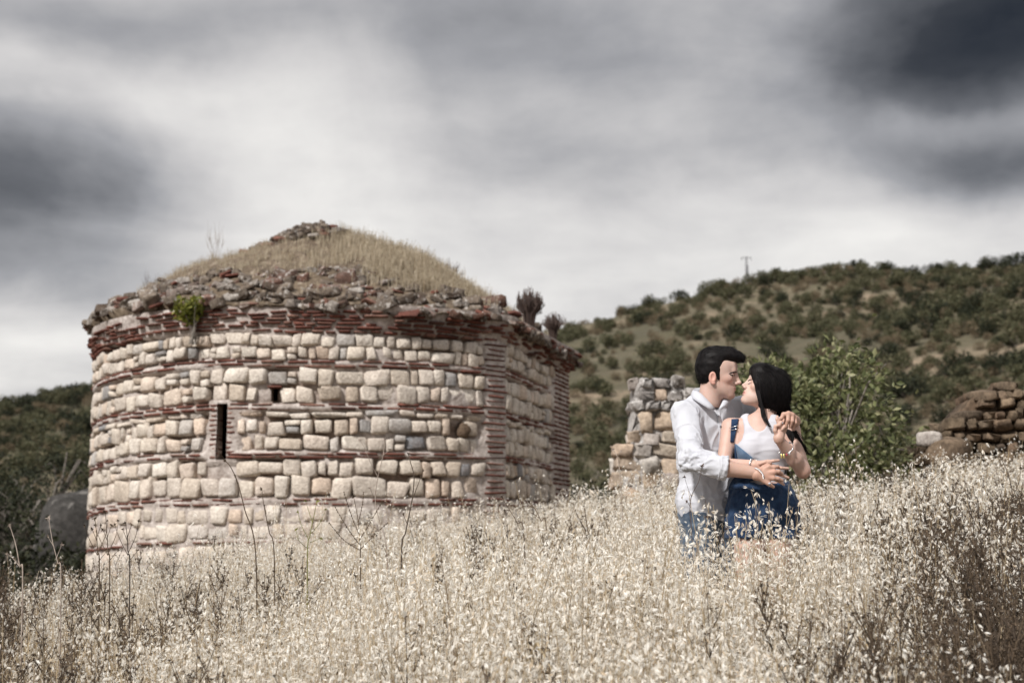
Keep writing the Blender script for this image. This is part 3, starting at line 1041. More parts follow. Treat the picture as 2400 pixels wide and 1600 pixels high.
# ================================================================== broken walls
def rubble_wall(name, x0, x1, Y, top, zbase, mats, sz, thick, label, cat='wall', left=None, seed=1, jag=0.35, cap=None, core_in=0.2):
    """A wall of piled stones running across; top(x) and left(z) shape its broken outline."""
    r = np.random.default_rng(seed)
    root = tag(bpy.data.objects.new(name, None), label, cat)
    sc.collection.objects.link(root)
    root.location = ((x0 + x1) / 2, Y + thick / 2, zbase)
    org = np.array(root.location)
    protos = [stone_mesh(name + '_stone', seed * 50 + q, mats[0], 3.4, 0.32, 3, 0.085) for q in range(8)]
    z = zbase
    core = MB()
    capm = [stone_mesh(name + '_rubble', seed * 60 + q, M_PIERTOP, 3.0, 0.38, 3, 0.10) for q in range(6)]
    sz0 = sz
    while True:
        up = cap is not None and z > cap
        sz = sz0 * (0.62 if up else 1)
        h = sz * r.uniform(0.7, 1.15)
        xl = left(z + h / 2) if left else x0
        x = xl + r.uniform(-.05, .05)
        any_ = False
        while x < x1:
            w = sz * r.uniform(0.7, 1.9)
            xm = x + w / 2
            if z + h * (0.5 + jag * r.uniform(-.5, .5)) < top(xm):
                any_ = True
                for face in (0, 1):
                    dep = thick * r.uniform(0.24, 0.30)
                    yy = Y + dep + r.uniform(-.03, .03) if face == 0 else Y + thick - dep
                    if face == 1 and r.random() < 0.3:
                        continue
                    link('stone', capm[r.integers(6)] if up and r.random() < .8 else protos[r.integers(8)], root, Vector((xm, yy, z + h / 2)) - Vector(org), (r.uniform(-.12, .12), r.uniform(-.2, .2), r.uniform(-.15, .15)), (w / 2 * 1.08, dep, h / 2 * r.uniform(.98, 1.2)))
            x += w + r.uniform(0.0, 0.03)
        z += h
        if not any_ and z > top((x0 + x1) / 2):
            break
    # lime and earth core: a rough eroded face in which the stones sit
    nx, nz = 46, 40
    xs = np.linspace(x0 + (0.05 if left else 0.1), x1, nx)
    V, Q = [], []
    for face in (0, 1):
        tn = vnoise(np.stack([xs * 7, np.full(nx, face * 3.1), np.full(nx, .5)], -1), seed + 5) - .5
        tps = np.maximum(np.array([top(a_) for a_ in xs]) - sz0 * 0.30 + 0.16 * tn, zbase + .05)
        Zc = zbase + (tps[None] - zbase) * (np.arange(nz) / (nz - 1))[:, None]
        Xc = np.broadcast_to(xs[None], Zc.shape)
        if left:
            Xc = np.maximum(Xc, np.array([left(z_) for z_ in Zc.ravel()]).reshape(Zc.shape) + 0.03)
        n_ = fbm(np.stack([Xc * 5, Zc * 5, np.full(Zc.shape, face * 4.0)], -1), seed, 4)
        Yc = Y + thick * core_in - n_ * 0.16 if face == 0 else Y + thick * (1 - core_in) + n_ * 0.16
        V += list(np.stack([Xc, Yc, Zc], -1).reshape(-1, 3))
    N = nx * nz
    for a in range(nz - 1):
        for b in range(nx - 1):
            q0 = a * nx + b
            Q.append([q0, q0 + 1, q0 + nx + 1, q0 + nx])
            Q.append([N + q0 + nx, N + q0 + nx + 1, N + q0 + 1, N + q0])
    for b in range(nx - 1):
        q0 = (nz - 1) * nx + b
        Q.append([q0, q0 + 1, N + q0 + 1, N + q0])
    for a in range(nz - 1):
        for b in (0, nx - 1):
            q0 = a * nx + b
            Q.append([q0, q0 + nx, N + q0 + nx, N + q0])
    core.add(np.array(V) - org, Q)
    link('mortar_core', core.build('wall_core', mats[1]), root)
    return root


def ptop(pts, Y):
    xs = [P(a, b, Y).x for a, b in pts]
    zs = [P(a, b, Y).z for a, b in pts]
    return lambda x: float(np.interp(x, xs, zs))


PY = 15.5
tp = ptop([(1440, 1060), (1476, 1040), (1482, 900), (1505, 868), (1560, 880), (1600, 895), (1640, 925), (1720, 980)], PY)
zl0 = [P(1450, y, PY).z for y in (1200, 1040, 1010, 990, 960, 870)]
xl0 = [P(x, 1000, PY).x for x in (1446, 1446, 1456, 1494, 1482, 1484)]
rubble_wall('broken_pier', P(1446, 900, PY).x, P(1730, 900, PY).x, PY, tp, -1.1, (M_PIER, M_PIERTOP), 0.19, 0.75,
            'broken pale stone pier standing behind the man', 'ruin', left=lambda z: float(np.interp(z, zl0, xl0)), seed=3, cap=P(1500, 985, PY).z, core_in=0.10, jag=0.7)
# weathered grey cap of old mortar and rubble on the pier
cap_m = stone_mesh('pier_cap', 901, M_RUBBLE, 3.0, 0.3, 5, 0.10)
WY = 12.6
tw = ptop([(2120, 1075), (2165, 1050), (2200, 1015), (2245, 980), (2265, 958), (2290, 932), (2325, 906), (2360, 900), (2420, 905), (2600, 880)], WY)
rubble_wall('fallen_wall', P(2160, 900, WY).x, P(2640, 900, WY).x, WY, tw, -0.75, (M_TAN, M_TAN), 0.095, 0.8,
            'heap of brown stones, remains of a wall at the right edge', 'wall', seed=4, jag=0.9)
bl = stone_mesh('loose_block', 902, M_PIER, 6, 0.12, 4, 0.03)
bq = P(2178, 1030, 12.3)
link('loose_block', bl, loc=bq, rot=(0.05, 0.04, 0.3), scale=(0.085, 0.09, 0.07), label='pale squared stone block lying at the low end of the brown heap', cat='stone')
bl2 = stone_mesh('loose_slab', 903, M_TAN, 4, 0.2, 4, 0.05)
link('loose_stone', bl2, loc=P(2225, 1058, 12.3), rot=(0.1, -0.1, 0.8), scale=(0.2, 0.15, 0.12), label='rounded brown stone beside the pale squared block', cat='stone')

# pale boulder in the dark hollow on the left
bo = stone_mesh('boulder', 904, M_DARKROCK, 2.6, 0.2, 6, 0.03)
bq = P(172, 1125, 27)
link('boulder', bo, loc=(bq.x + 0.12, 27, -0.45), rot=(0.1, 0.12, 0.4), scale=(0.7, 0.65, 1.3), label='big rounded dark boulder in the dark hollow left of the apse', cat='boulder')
bank = mesh('bank', *(lambda xs, ys: (np.stack([np.repeat(xs[None], len(ys), 0), np.repeat(ys[:, None], len(xs), 1),
        (lambda X, Yg: -2.6 + 2.0 * np.exp(-((X + 9.2) / 4.2) ** 2 - ((Yg - 29) / 3.5) ** 2) + 0.8 * fbm(np.stack([X * .6, Yg * .6, X * 0], -1), 55, 4))(np.repeat(xs[None], len(ys), 0), np.repeat(ys[:, None], len(xs), 1))], -1).reshape(-1, 3),
        np.array([[a * len(xs) + b, a * len(xs) + b + 1, (a + 1) * len(xs) + b + 1, (a + 1) * len(xs) + b] for a in range(len(ys) - 1) for b in range(len(xs) - 1)])))(np.linspace(-22, -2, 40), np.linspace(22, 38, 34)), True, [M_HILL])
link('bank', bank, kind='structure', label='earth bank in the hollow left of the apse')


# ================================================================== bushes and the tree
def bush(name, loc, rx, rz, n, size, mat, label, cat, seed, nb=9, trunk=True, group=None, up=0.3, shell=0.3):
    r = np.random.default_rng(seed)
    root = tag(bpy.data.objects.new(name, None), label, cat, group)
    sc.collection.objects.link(root)
    root.location = loc
    blobs = []
    for i in range(nb):
        a = r.random() * 6.28
        d = r.random() ** .6 * rx * 0.72
        z = rz * (0.25 + 0.62 * r.random() * (1 - 0.45 * d / rx))
        q = rx * r.uniform(0.26, 0.44)
        blobs.append(((math.cos(a) * d, math.sin(a) * d, z), (q, q, q * r.uniform(0.75, 1.25))))
    mb = MB()
    leaf_cloud(mb, r, n, blobs, size, 0, shell, 0.5, up)
    link('crown', mb.build('crown', mat, False), root)
    if trunk:
        mb = MB()
        for i, (c, q) in enumerate(blobs):
            k = np.array([r.normal() * .05, r.normal() * .05, rz * .12])
            mb.tube([(r.normal() * .03, r.normal() * .03, -0.15), k, np.array(c) * [.55, .55, .6], np.array(c) + [0, 0, q[2] * .05]], [rx * .035, rx * .028, rx * .018, rx * .006], 5)
            for _ in range(4):
                e = np.array(c) + np.clip(r.normal(size=3), -1.2, 1.2) * np.array(q) * .5
                mb.tube([np.array(c) * [.6, .6, .7], (np.array(c) + e) / 2, e], [rx * .012, rx * .008, rx * .003], 4)
        link('trunk', mb.build('trunk', M_BARK), root)
    return root


TY = 13.2
tb = P(1930, 1080, TY)
bush('fig_tree', (tb.x, TY, float(ground_z(tb.x, TY))), 1.06, 2.5, 7600, 0.072, M_LEAF_TREE, 'light green leafy fig tree right behind the couple', 'tree', 501, 26, up=0.0)
tb = P(1790, 1000, TY + 0.5)
bush('fig_shoot', (tb.x, TY + .5, float(ground_z(tb.x, TY + .5))), 0.55, 2.6, 2400, 0.072, M_LEAF_TREE, 'slim light green sapling just above and behind the kissing heads', 'tree', 502, 10, up=0.2)
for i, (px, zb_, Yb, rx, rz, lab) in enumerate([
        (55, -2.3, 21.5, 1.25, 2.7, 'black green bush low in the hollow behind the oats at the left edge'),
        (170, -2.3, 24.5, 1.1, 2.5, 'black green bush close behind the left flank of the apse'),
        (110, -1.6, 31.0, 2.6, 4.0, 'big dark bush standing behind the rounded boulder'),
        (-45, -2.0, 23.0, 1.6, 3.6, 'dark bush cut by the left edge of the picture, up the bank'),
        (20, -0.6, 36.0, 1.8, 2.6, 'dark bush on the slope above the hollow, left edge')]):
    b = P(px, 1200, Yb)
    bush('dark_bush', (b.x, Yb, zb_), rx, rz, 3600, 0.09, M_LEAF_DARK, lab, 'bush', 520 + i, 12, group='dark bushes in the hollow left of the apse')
for i, (px, py, Yb, rx, rz, mat, lab) in enumerate([
        (1385, 1130, 24.0, 1.0, 1.5, M_LEAF_DARK, 'dark bush in the gap between apse and stone pier, lower one'),
        (1400, 985, 34.0, 1.3, 1.4, M_LEAF_OLIVE, 'olive bush on the slope seen between apse and stone pier'),
        (1390, 830, 60.0, 2.0, 1.6, M_LEAF_OLIVE, 'larger olive bush higher on the slope just right of the apse top'),
        (1470, 800, 75.0, 2.2, 1.6, M_LEAF_OLIVE, 'olive bush on the slope straight above the stone pier'),
        (2120, 1000, 17.0, 0.9, 1.7, M_LEAF_OLIVE, 'dusty olive bush between the leafy tree and the brown heap'),
        (2250, 860, 22.0, 1.5, 1.9, M_LEAF_DARK, 'dark wide bush behind the brown heap of stones')]):
    b = P(px, py, Yb)
    zg_ = max(float(hill_z(b.x, Yb)), float(ground_z(b.x, Yb)))
    bush('slope_bush', (b.x, Yb, zg_ - 0.1), rx, rz, 2200, 0.08 if Yb < 30 else 0.12, mat, lab, 'bush', 540 + i, 10)

# plants rooted on the ruin
p = P(452, 778, 17.18)
bush('caper_bush', p, 0.26, 0.5, 900, 0.06, M_LEAF_YELLOW, 'yellow green bush sprouting from the cornice of the apse', 'bush', 560, 9, True)


def twig_bush(name, loc, h, spread, n, mat, label, seed, rad=0.006):
    r = np.random.default_rng(seed)
    mb = MB()
    for i in range(n):
        a = r.random() * 6.28
        e = spread * r.random() ** .7
        hh = h * r.uniform(.55, 1) * (1 - .3 * e / spread)
        top = np.array([math.cos(a) * e, math.sin(a) * e, hh])
        m1 = top * [.45, .45, .3]
        m2 = top * [.95, .95, .65] + r.normal(size=3) * .02
        mb.tube([(0, 0, -.4), m1, m2, top], [rad, rad * .8, rad * .6, rad * .25], 4)
        for _ in range(5):
            t = r.uniform(.35, .95)
            s = m2 * t + m1 * (1 - t)
            mb.tube([s, s + np.array([r.normal() * .05, r.normal() * .05, r.uniform(.08, .2)]) * h], [rad * .5, rad * .25], 3)
    return link(name, mb.build(name, mat), loc=loc, label=label, cat='bush')


def dome_spot(px, Y):
    """The point of the dome's surface at distance Y under photo column px."""
    X = (px - 1200) / FPX * Y
    th_ = math.atan2(X - CX, CY - Y)
    r_ = math.hypot(X - CX, CY - Y)
    return Vector((X, Y, float(dome_z(r_ * R / float(plan_radius(th_)[0]), th_)) - 0.03))


twig_bush('dry_shrub', P(1240, 748, 19.2), 0.50, 0.21, 150, M_TWIG, 'dark dry upright shrub on the right shoulder of the dome', 571, 0.010)
twig_bush('dry_shrub', P(1297, 782, 20.4), 0.36, 0.17, 90, M_TWIG, 'smaller dark dry shrub at the right end of the cornice', 572, 0.010)
twig_bush('dead_weed', dome_spot(1035, 20.2), 0.40, 0.34, 60, M_TWIG, 'dark dead stems among the grass on the right slope of the dome', 573, 0.006)
twig_bush('dead_weed', dome_spot(500, 19.6), 0.85, 0.22, 7, M_PALE, 'thin pale dead stems rising from the left slope of the dome', 574, 0.003)
twig_bush('dead_weed', dome_spot(335, 19.4), 0.45, 0.2, 8, M_TWIG, 'few thin stalks over the left rim of the dome', 575, 0.003)


# ================================================================== grasses
def tuft(name, seed, n, h, spread, mats, w=0.004, lean=0.25, head=True):
    r = np.random.default_rng(seed)
    mb = MB()
    for i in range(n):
        a = r.random() * 6.28
        b = np.array([r.normal() * spread, r.normal() * spread, -0.03])
        hh = h * r.uniform(.55, 1.1)
        d = np.array([math.cos(a), math.sin(a), 0]) * lean * r.random() * hh
        sd = np.array([-math.sin(a), math.cos(a), 0]) * w
        p0, p1, p2 = b, b + d * .35 + [0, 0, hh * .6], b + d + [0, 0, hh]
        mb.add([p0 - sd, p0 + sd, p1 + sd * .8, p1 - sd * .8, p2], Q=[[0, 1, 2, 3]], T=[[3, 2, 4]])
        if head and r.random() < .6:
            for k in range(4):
                q = p1 + (p2 - p1) * r.uniform(.3, 1)
                e = r.normal(size=3)
                e /= np.linalg.norm(e)
                s2 = np.cross(e, [0, 0, 1.]) * .006
                mb.add([q, q + e * .012 + s2, q + e * .03, q + e * .012 - s2], T=[[0, 1, 2], [0, 2, 3]], mat=1)
    return mb.build(name, mats, False)


TUFTS = [tuft('dome_tuft', 600 + i, 22, 0.27, 0.06, [M_DOMEGRASS, M_DOMEGRASS], 0.004, 0.4) for i in range(6)]
rg = np.random.default_rng(8)
n = 4400
rr = 3.12 * rg.random(n) ** .55
th = rg.uniform(-math.pi, math.pi, n)
# bare crown on the left front, thin short grass over the front rubble, long grass on the right
front = np.exp(-((np.degrees(th) + 12) / 34) ** 2)
lim = 3.12 - 0.55 * front
pk = np.where(rr < lim, 1.0, 0.08) * (1 - 0.62 * front * (rr > 0.9))
pk = np.where((rr < 1.65) & (th > RAD(-112)) & (np.degrees(th) < 24 - 78 * (rr - .24)), 0.04, pk)
pk *= np.clip(0.75 + 2.5 * fbm(np.stack([rr * np.sin(th) * 2, rr * np.cos(th) * 2, rr * 0], -1), 91, 3), 0.1, 1)
keep = rg.random(n) < pk
rr, th = rr[keep], th[keep]
pts = np.stack([CX + rr * np.sin(th) * plan_radius(th) / R, CY - rr * np.cos(th) * plan_radius(th) / R, dome_z(rr, th) - .02], -1)
scl = rg.uniform(.35, 1.0, len(rr)) * np.interp(np.sin(th) * rr, [-2.8, -1, 0.6, 2.5], [.6, .62, 1.15, 1.0])
scatter('dome_grass', pts, rg.random(len(rr)) * 6.28, scl, TUFTS, label='dry tan grass covering the domed top of the apse', cat='grass', seed=3)


def oat_clump(name, seed, stems=8, hmean=0.76, spread=0.11, nsp=26, mats=None):
    r = np.random.default_rng(seed)
    mb = MB()
    for s in range(stems):
        b = np.array([r.normal() * spread, r.normal() * spread, -0.05])
        h = hmean * r.uniform(0.62, 1.14)
        a = r.random() * 6.28
        ld = np.array([math.cos(a), math.sin(a), 0])
        lean = r.uniform(0.03, 0.22) * h
        t = np.linspace(0, 1, 6)
        pts = b + np.outer(t ** 2 * lean, ld) + np.outer(t * h, [0, 0, 1.])
        mb.tube(pts, np.linspace(0.0022, 0.0008, 6), 3, 0)
        for k in range(3):                                   # dry leaf blades
            t0 = r.uniform(.08, .5)
            p0 = b + ld * lean * t0 ** 2 + [0, 0, t0 * h]
            aa = r.random() * 6.28
            dd = np.array([math.cos(aa), math.sin(aa), 0])
            L = r.uniform(.1, .24)
            sd = np.array([-dd[1], dd[0], 0]) * .0035
            p1 = p0 + dd * L * .4 + [0, 0, L * .45]
            p2 = p0 + dd * L * .95 + [0, 0, L * r.uniform(-.1, .3)]
            mb.add([p0 - sd, p0 + sd, p1 + sd, p1 - sd, p2], Q=[[0, 1, 2, 3]], T=[[3, 2, 4]], mat=0)
        for k in range(nsp):                                 # drooping spikelets, two papery husks each
            t0 = 0.60 + 0.42 * (k + r.random()) / nsp
            t0 = min(t0, 1.0)
            p0 = b + ld * lean * t0 ** 2 + np.array([0, 0, t0 * h])
            aa = r.random() * 6.28
            dd = np.array([math.cos(aa), math.sin(aa), 0])
            bl = r.uniform(.012, .06) * (1.15 - t0 * .55)
            q = p0 + dd * bl + [0, 0, bl * r.uniform(-.1, .6)]
            sd = np.array([-dd[1], dd[0], 0]) * .0006
            mb.add([p0 - sd, p0 + sd, q], T=[[0, 1, 2]], mat=0)
            L = r.uniform(.013, .025)
            ax = dd * r.uniform(.15, .7) + np.array([0, 0, r.uniform(-1.25, .25)]) + r.normal(size=3) * .2
            ax /= np.linalg.norm(ax)
            s1 = np.cross(ax, r.normal(size=3))
            s1 /= np.linalg.norm(s1)
            nn = np.cross(ax, s1)
            for sg in (-1, 1):
                op = ax * L * .96 + nn * sg * L * r.uniform(.08, .34)
                w = s1 * L * .15
                mb.add([q, q + op * .45 + w + nn * sg * L * .07, q + op, q + op * .45 - w + nn * sg * L * .07], T=[[0, 1, 2], [0, 2, 3]], mat=1)
    return mb.build(name, mats or [M_STRAW, M_SPIKE], False)


OATS = [oat_clump('oat_clump', 700 + i) for i in range(14)]


def field_points(n, y0, y1, seed, margin=1.25, power=1.0):
    r = np.random.default_rng(seed)
    y = np.sqrt(y0 ** 2 + (y1 ** 2 - y0 ** 2) * r.random(n))
    x = (r.random(n) * 2 - 1) * 0.36 * y * margin
    return x, y


def oat_ok(x, y):
    inside = (x - CX) ** 2 + (y - CY) ** 2 < (R + .1) ** 2
    lefthollow = (x < -3.4 - 0.02 * y) & (y > 10.5)
    return ~inside & ~lefthollow & ~((abs(x - 1.1) < .36) & (abs(y - 7.02) < .22))


xs, ys = [], []
for (n, a, b, sd) in ((2000, 3.1, 7.5, 1), (2000, 7.5, 12.5, 2), (2800, 12.5, 24, 4)):
    x, y = field_points(n, a, b, sd)
    xs.append(x)
    ys.append(y)
x, y = np.concatenate(xs), np.concatenate(ys)
k = oat_ok(x, y)
x, y = x[k], y[k]
dn = fbm(np.stack([x * .8, y * .8, x * 0], -1), 81, 3)
sc_ = 0.98 + 0.6 * dn + rg.normal(size=len(x)) * .08 + 0.24 * (rg.random(len(x)) < .05)
# the oats thin out and shorten into dark weeds on the left edge and in the near right corner
sx_ = x / y
darkL = sstep((-sx_ - .17) / .14)
darkR = sstep((sx_ - 0.19) / .10) * sstep((7.6 - y) / 2.0)
sc_ *= 1 - 0.12 * darkL
keep = rg.random(len(x)) > 0.22 * darkL + 0.55 * darkR + 0.45 * (dn < -.06)
x, y, sc_ = x[keep], y[keep], sc_[keep]
scatter('wild_oats', np.stack([x, y, ground_z(x, y)], -1), rg.random(len(x)) * 6.28, sc_, OATS, tilt=rg.normal(size=(len(x), 2)) * .06,
        label='pale dry wild oats filling the field around the couple', cat='grass', seed=9)


GOLD = [tuft('golden_tuft', 640 + i, 16, 0.62, 0.09, [M_STRAW, M_STRAW], 0.0028, 0.55, head=False) for i in range(6)]
x, y = field_points(2200, 3.2, 13, 33)
k = oat_ok(x, y) & (fbm(np.stack([x * 1.3, y * 1.3, x * 0], -1), 83, 3) > -.05)
x, y = x[k], y[k]
scatter('golden_grass', np.stack([x, y, ground_z(x, y)], -1), rg.random(len(x)) * 6.28, rg.uniform(.7, 1.25, len(x)), GOLD, tilt=rg.normal(size=(len(x), 2)) * .10,
        label='golden grass blades growing between the oats', cat='grass', seed=14)


def weed(name, seed, h=0.8, nb=7, mat=None, heads=True, rad=0.0032):
    """A dead branching weed: stem, forking side branches, small burr heads."""
    r = np.random.default_rng(seed)
    mb = MB()
    lean = r.normal(size=2) * .10
    t = np.linspace(0, 1, 6)
    st = np.stack([lean[0] * t ** 1.5 * h + r.normal() * .012 * np.sin(t * 6), lean[1] * t ** 1.5 * h, t * h], -1)
    mb.tube(st, np.linspace(rad, rad * .35, 6), 4)

    def head(p):
        if heads:
            for q in range(5):
                e = r.normal(size=3)
                e /= np.linalg.norm(e)
                s = np.cross(e, r.normal(size=3))
                s *= .0034 / np.linalg.norm(s)
                mb.add([p - s, p + s, p + e * r.uniform(.008, .015)], T=[[0, 1, 2]])
    head(st[-1])
    for i in range(nb):
        t0 = r.uniform(.25, .95)
        p0 = np.array([np.interp(t0, t, st[:, c]) for c in range(3)])
        a = r.random() * 6.28
        L = h * r.uniform(.15, .42) * (1.15 - t0)
        d = np.array([math.cos(a) * .6, math.sin(a) * .6, .8])
        p1 = p0 + d * L * .5 + [0, 0, L * .1]
        p2 = p0 + d * L + [0, 0, L * .35]
        mb.tube([p0, p1, p2], [rad * .55, rad * .45, rad * .25], 3)
        head(p2)
        for q in range(2):
            aa = r.random() * 6.28
            e = p1 + np.array([math.cos(aa) * .5, math.sin(aa) * .5, .8]) * L * .45
            mb.tube([p1, e], [rad * .35, rad * .2], 3)
            head(e)
    return mb.build(name, mat or M_DARKWEED, True)


WEEDS = [weed('dark_weed', 800 + i, 0.8, 15, rad=0.0042) for i in range(8)]
# dark dry weeds: thin; massed in place of edge darkening at near right and left
x, y = field_points(16000, 3.2, 11.5, 21)
s_ = x / y
pr = 0.055 + 0.85 * sstep((s_ - .17) / .12) * sstep((8.6 - y) / 2.4) + 0.10 * sstep((-s_ - .20) / .14) + 0.10 * (s_ > .2)
keep = (rg.random(len(x)) < pr * .42) & oat_ok(x, y) & ~((abs(x - 1.1) < .6) & (y < 7.2) & (y > 5.2))
x, y = x[keep], y[keep]
scatter('dark_weeds', np.stack([x, y, ground_z(x, y)], -1), rg.random(len(x)) * 6.28, rg.uniform(.75, 1.12, len(x)) , WEEDS, tilt=rg.normal(size=(len(x), 2)) * .12,
        label='dark dead weeds, crowded to darken the near right corner and the left edge', cat='weeds', seed=10)

# ================================================================== the couple
class SDF:
    """A distance field on a grid; shapes are blended into it and the surface is read out as one closed mesh."""

    def __init__(s, lo, hi, h):
        s.lo, s.h = np.array(lo, float), h
        s.n = np.ceil((np.array(hi) - s.lo) / h).astype(int) + 1
        s.f = np.full(tuple(s.n), 1.0, np.float32)

    def _sub(s, lo, hi):
        a = np.clip(np.floor((np.array(lo) - s.lo) / s.h).astype(int), 0, s.n)
        b = np.clip(np.ceil((np.array(hi) - s.lo) / s.h).astype(int) + 1, 0, s.n)
        if (b <= a).any():
            return None, None
        g = [s.lo[i] + s.h * np.arange(a[i], b[i]) for i in range(3)]
        return tuple(slice(a[i], b[i]) for i in range(3)), np.stack(np.meshgrid(*g, indexing='ij'), -1)

    def _mix(s, sl, d, k, op):
        f = s.f[sl]
        k = max(k, 1e-5)
        if op == 'add':
            q = np.maximum(k - np.abs(f - d), 0) / k
            s.f[sl] = np.minimum(f, d) - q * q * k * .25
        elif op == 'sub':
            d = -d
            q = np.maximum(k - np.abs(f - d), 0) / k
            s.f[sl] = np.maximum(f, d) + q * q * k * .25

    def cone(s, a, b, ra, rb, k=0.01, op='add', flat=None):
        a, b = np.array(a, float), np.array(b, float)
        m = max(ra, rb) + k + 3 * s.h
        sl, p = s._sub(np.minimum(a, b) - m, np.maximum(a, b) + m)
        if sl is None:
            return
        ba = b - a
        t = np.clip(((p - a) @ ba) / (ba @ ba + 1e-12), 0, 1)
        q = p - a - t[..., None] * ba
        if flat is not None:
            nv, sc_f = np.array(flat[0], float), flat[1]
            nv /= np.linalg.norm(nv)
            q = q + (q @ nv)[..., None] * nv * (1 / sc_f - 1)
        d = np.linalg.norm(q, axis=-1) - (ra + (rb - ra) * t)
        if flat is not None:
            d = d * min(1, flat[1] * 1.3)
        s._mix(sl, d.astype(np.float32), k, op)

    def ell(s, c, r, M=None, k=0.01, op='add'):
        c, r = np.array(c, float), np.array(r, float)
        m = r.max() + k + 3 * s.h
        sl, p = s._sub(c - m, c + m)
        if sl is None:
            return
        q = p - c
        if M is not None:
            q = q @ np.array(M).T            # rows of M are the local axes
        k0 = np.linalg.norm(q / r, axis=-1)
        k1 = np.linalg.norm(q / (r * r), axis=-1) + 1e-9
        s._mix(sl, (k0 * (k0 - 1) / k1).astype(np.float32), k, op)

    def cut(s, fn, k=0.004):
        """Remove where fn(points) > 0 (a signed distance)."""
        sl, p = s._sub(s.lo - 1, s.lo + s.n * s.h + 1)
        s._mix(sl, (-fn(p)).astype(np.float32), k, 'sub')

    def surface(s):
        f = s.f
        nx, ny, nz = f.shape
        cor = [(i, j, k) for i in (0, 1) for j in (0, 1) for k in (0, 1)]
        neg = np.zeros((nx - 1, ny - 1, nz - 1), np.int8)
        for (i, j, k) in cor:
            neg += (f[i:nx - 1 + i, j:ny - 1 + j, k:nz - 1 + k] < 0)
        mask = (neg > 0) & (neg < 8)
        cells = np.argwhere(mask)
        ids = np.full(mask.shape, -1, np.int32)
        ids[mask] = np.arange(len(cells))
        vals = np.stack([f[cells[:, 0] + i, cells[:, 1] + j, cells[:, 2] + k] for (i, j, k) in cor], 1)
        acc, cnt = np.zeros((len(cells), 3)), np.zeros(len(cells))
        for a in range(8):
            for b in range(a + 1, 8):
                if sum(x != y for x, y in zip(cor[a], cor[b])) != 1:
                    continue
                va, vb = vals[:, a], vals[:, b]
                x = (va < 0) != (vb < 0)
                t = np.where(x, va / np.where(x, va - vb, 1), 0)
                pos = np.array(cor[a]) + t[:, None] * (np.array(cor[b]) - np.array(cor[a]))
                acc += pos * x[:, None]
                cnt += x
        V = s.lo + s.h * (cells + acc / cnt[:, None])
        Q = []
        for ax in range(3):
            sh = [slice(1, -1)] * 3
            s0, s1 = list(sh), list(sh)
            s0[ax], s1[ax] = slice(0, -1), slice(1, None)
            A, B = f[tuple(s0)] < 0, f[tuple(s1)] < 0
            e = np.argwhere(A != B)
            fwd = A[A != B]
            off = np.array([1, 1, 1])
            off[ax] = 0
            e = e + off
            b, c = (ax + 1) % 3, (ax + 2) % 3
            def cid(db, dc):
                q = e.copy()
                q[:, b] += db
                q[:, c] += dc
                return ids[q[:, 0], q[:, 1], q[:, 2]]
            qd = np.stack([cid(-1, -1), cid(0, -1), cid(0, 0), cid(-1, 0)], 1)
            qd[~fwd] = qd[~fwd][:, ::-1]
            Q.append(qd)
        Q = np.concatenate(Q)
        return V, Q[(Q >= 0).all(1)]


def normals_of(V, Q):
    n = np.cross(V[Q[:, 2]] - V[Q[:, 0]], V[Q[:, 3]] - V[Q[:, 1]])
    N = np.zeros_like(V)
    for i in range(4):
        np.add.at(N, Q[:, i], n)
    return N / (np.linalg.norm(N, axis=1)[:, None] + 1e-12)


def z1(u, v, Y):
    return np.array(P(1530 + u / 2.8, 760 + v / 2.8, Y))


def z2(a, b, Y):
    return np.array(P(1620 + a / 7.127, 940 + b / 7.127, Y))


def z7(a, b, Y):
    return np.array(P(1600 + a / 7.127, 780 + b / 7.127, Y))


def frame(yaw, pitch, roll=0.0):
    """Head axes: forward, left, up."""
    F = np.array([math.cos(yaw) * math.cos(pitch), math.sin(yaw) * math.cos(pitch), math.sin(pitch)])
    S = np.cross([0, 0, 1.0], F)
    S /= np.linalg.norm(S)
    U = np.cross(F, S)
    S2 = S * math.cos(roll) + U * math.sin(roll)
    U2 = np.cross(F, S2)
    return F, S2, U2


class Head:
    def __init__(s, O, axes, scale):
        s.O, (s.F, s.S, s.U), s.k = np.array(O), axes, scale

    def w(s, f, l, u):
        return s.O + (s.F * f + s.S * l + s.U * u) * s.k

    def local(s, p):
        q = (p - s.O) / s.k
        return q @ s.F, q @ s.S, q @ s.U

    @property
    def M(s):
        return np.array([s.F, s.S, s.U])


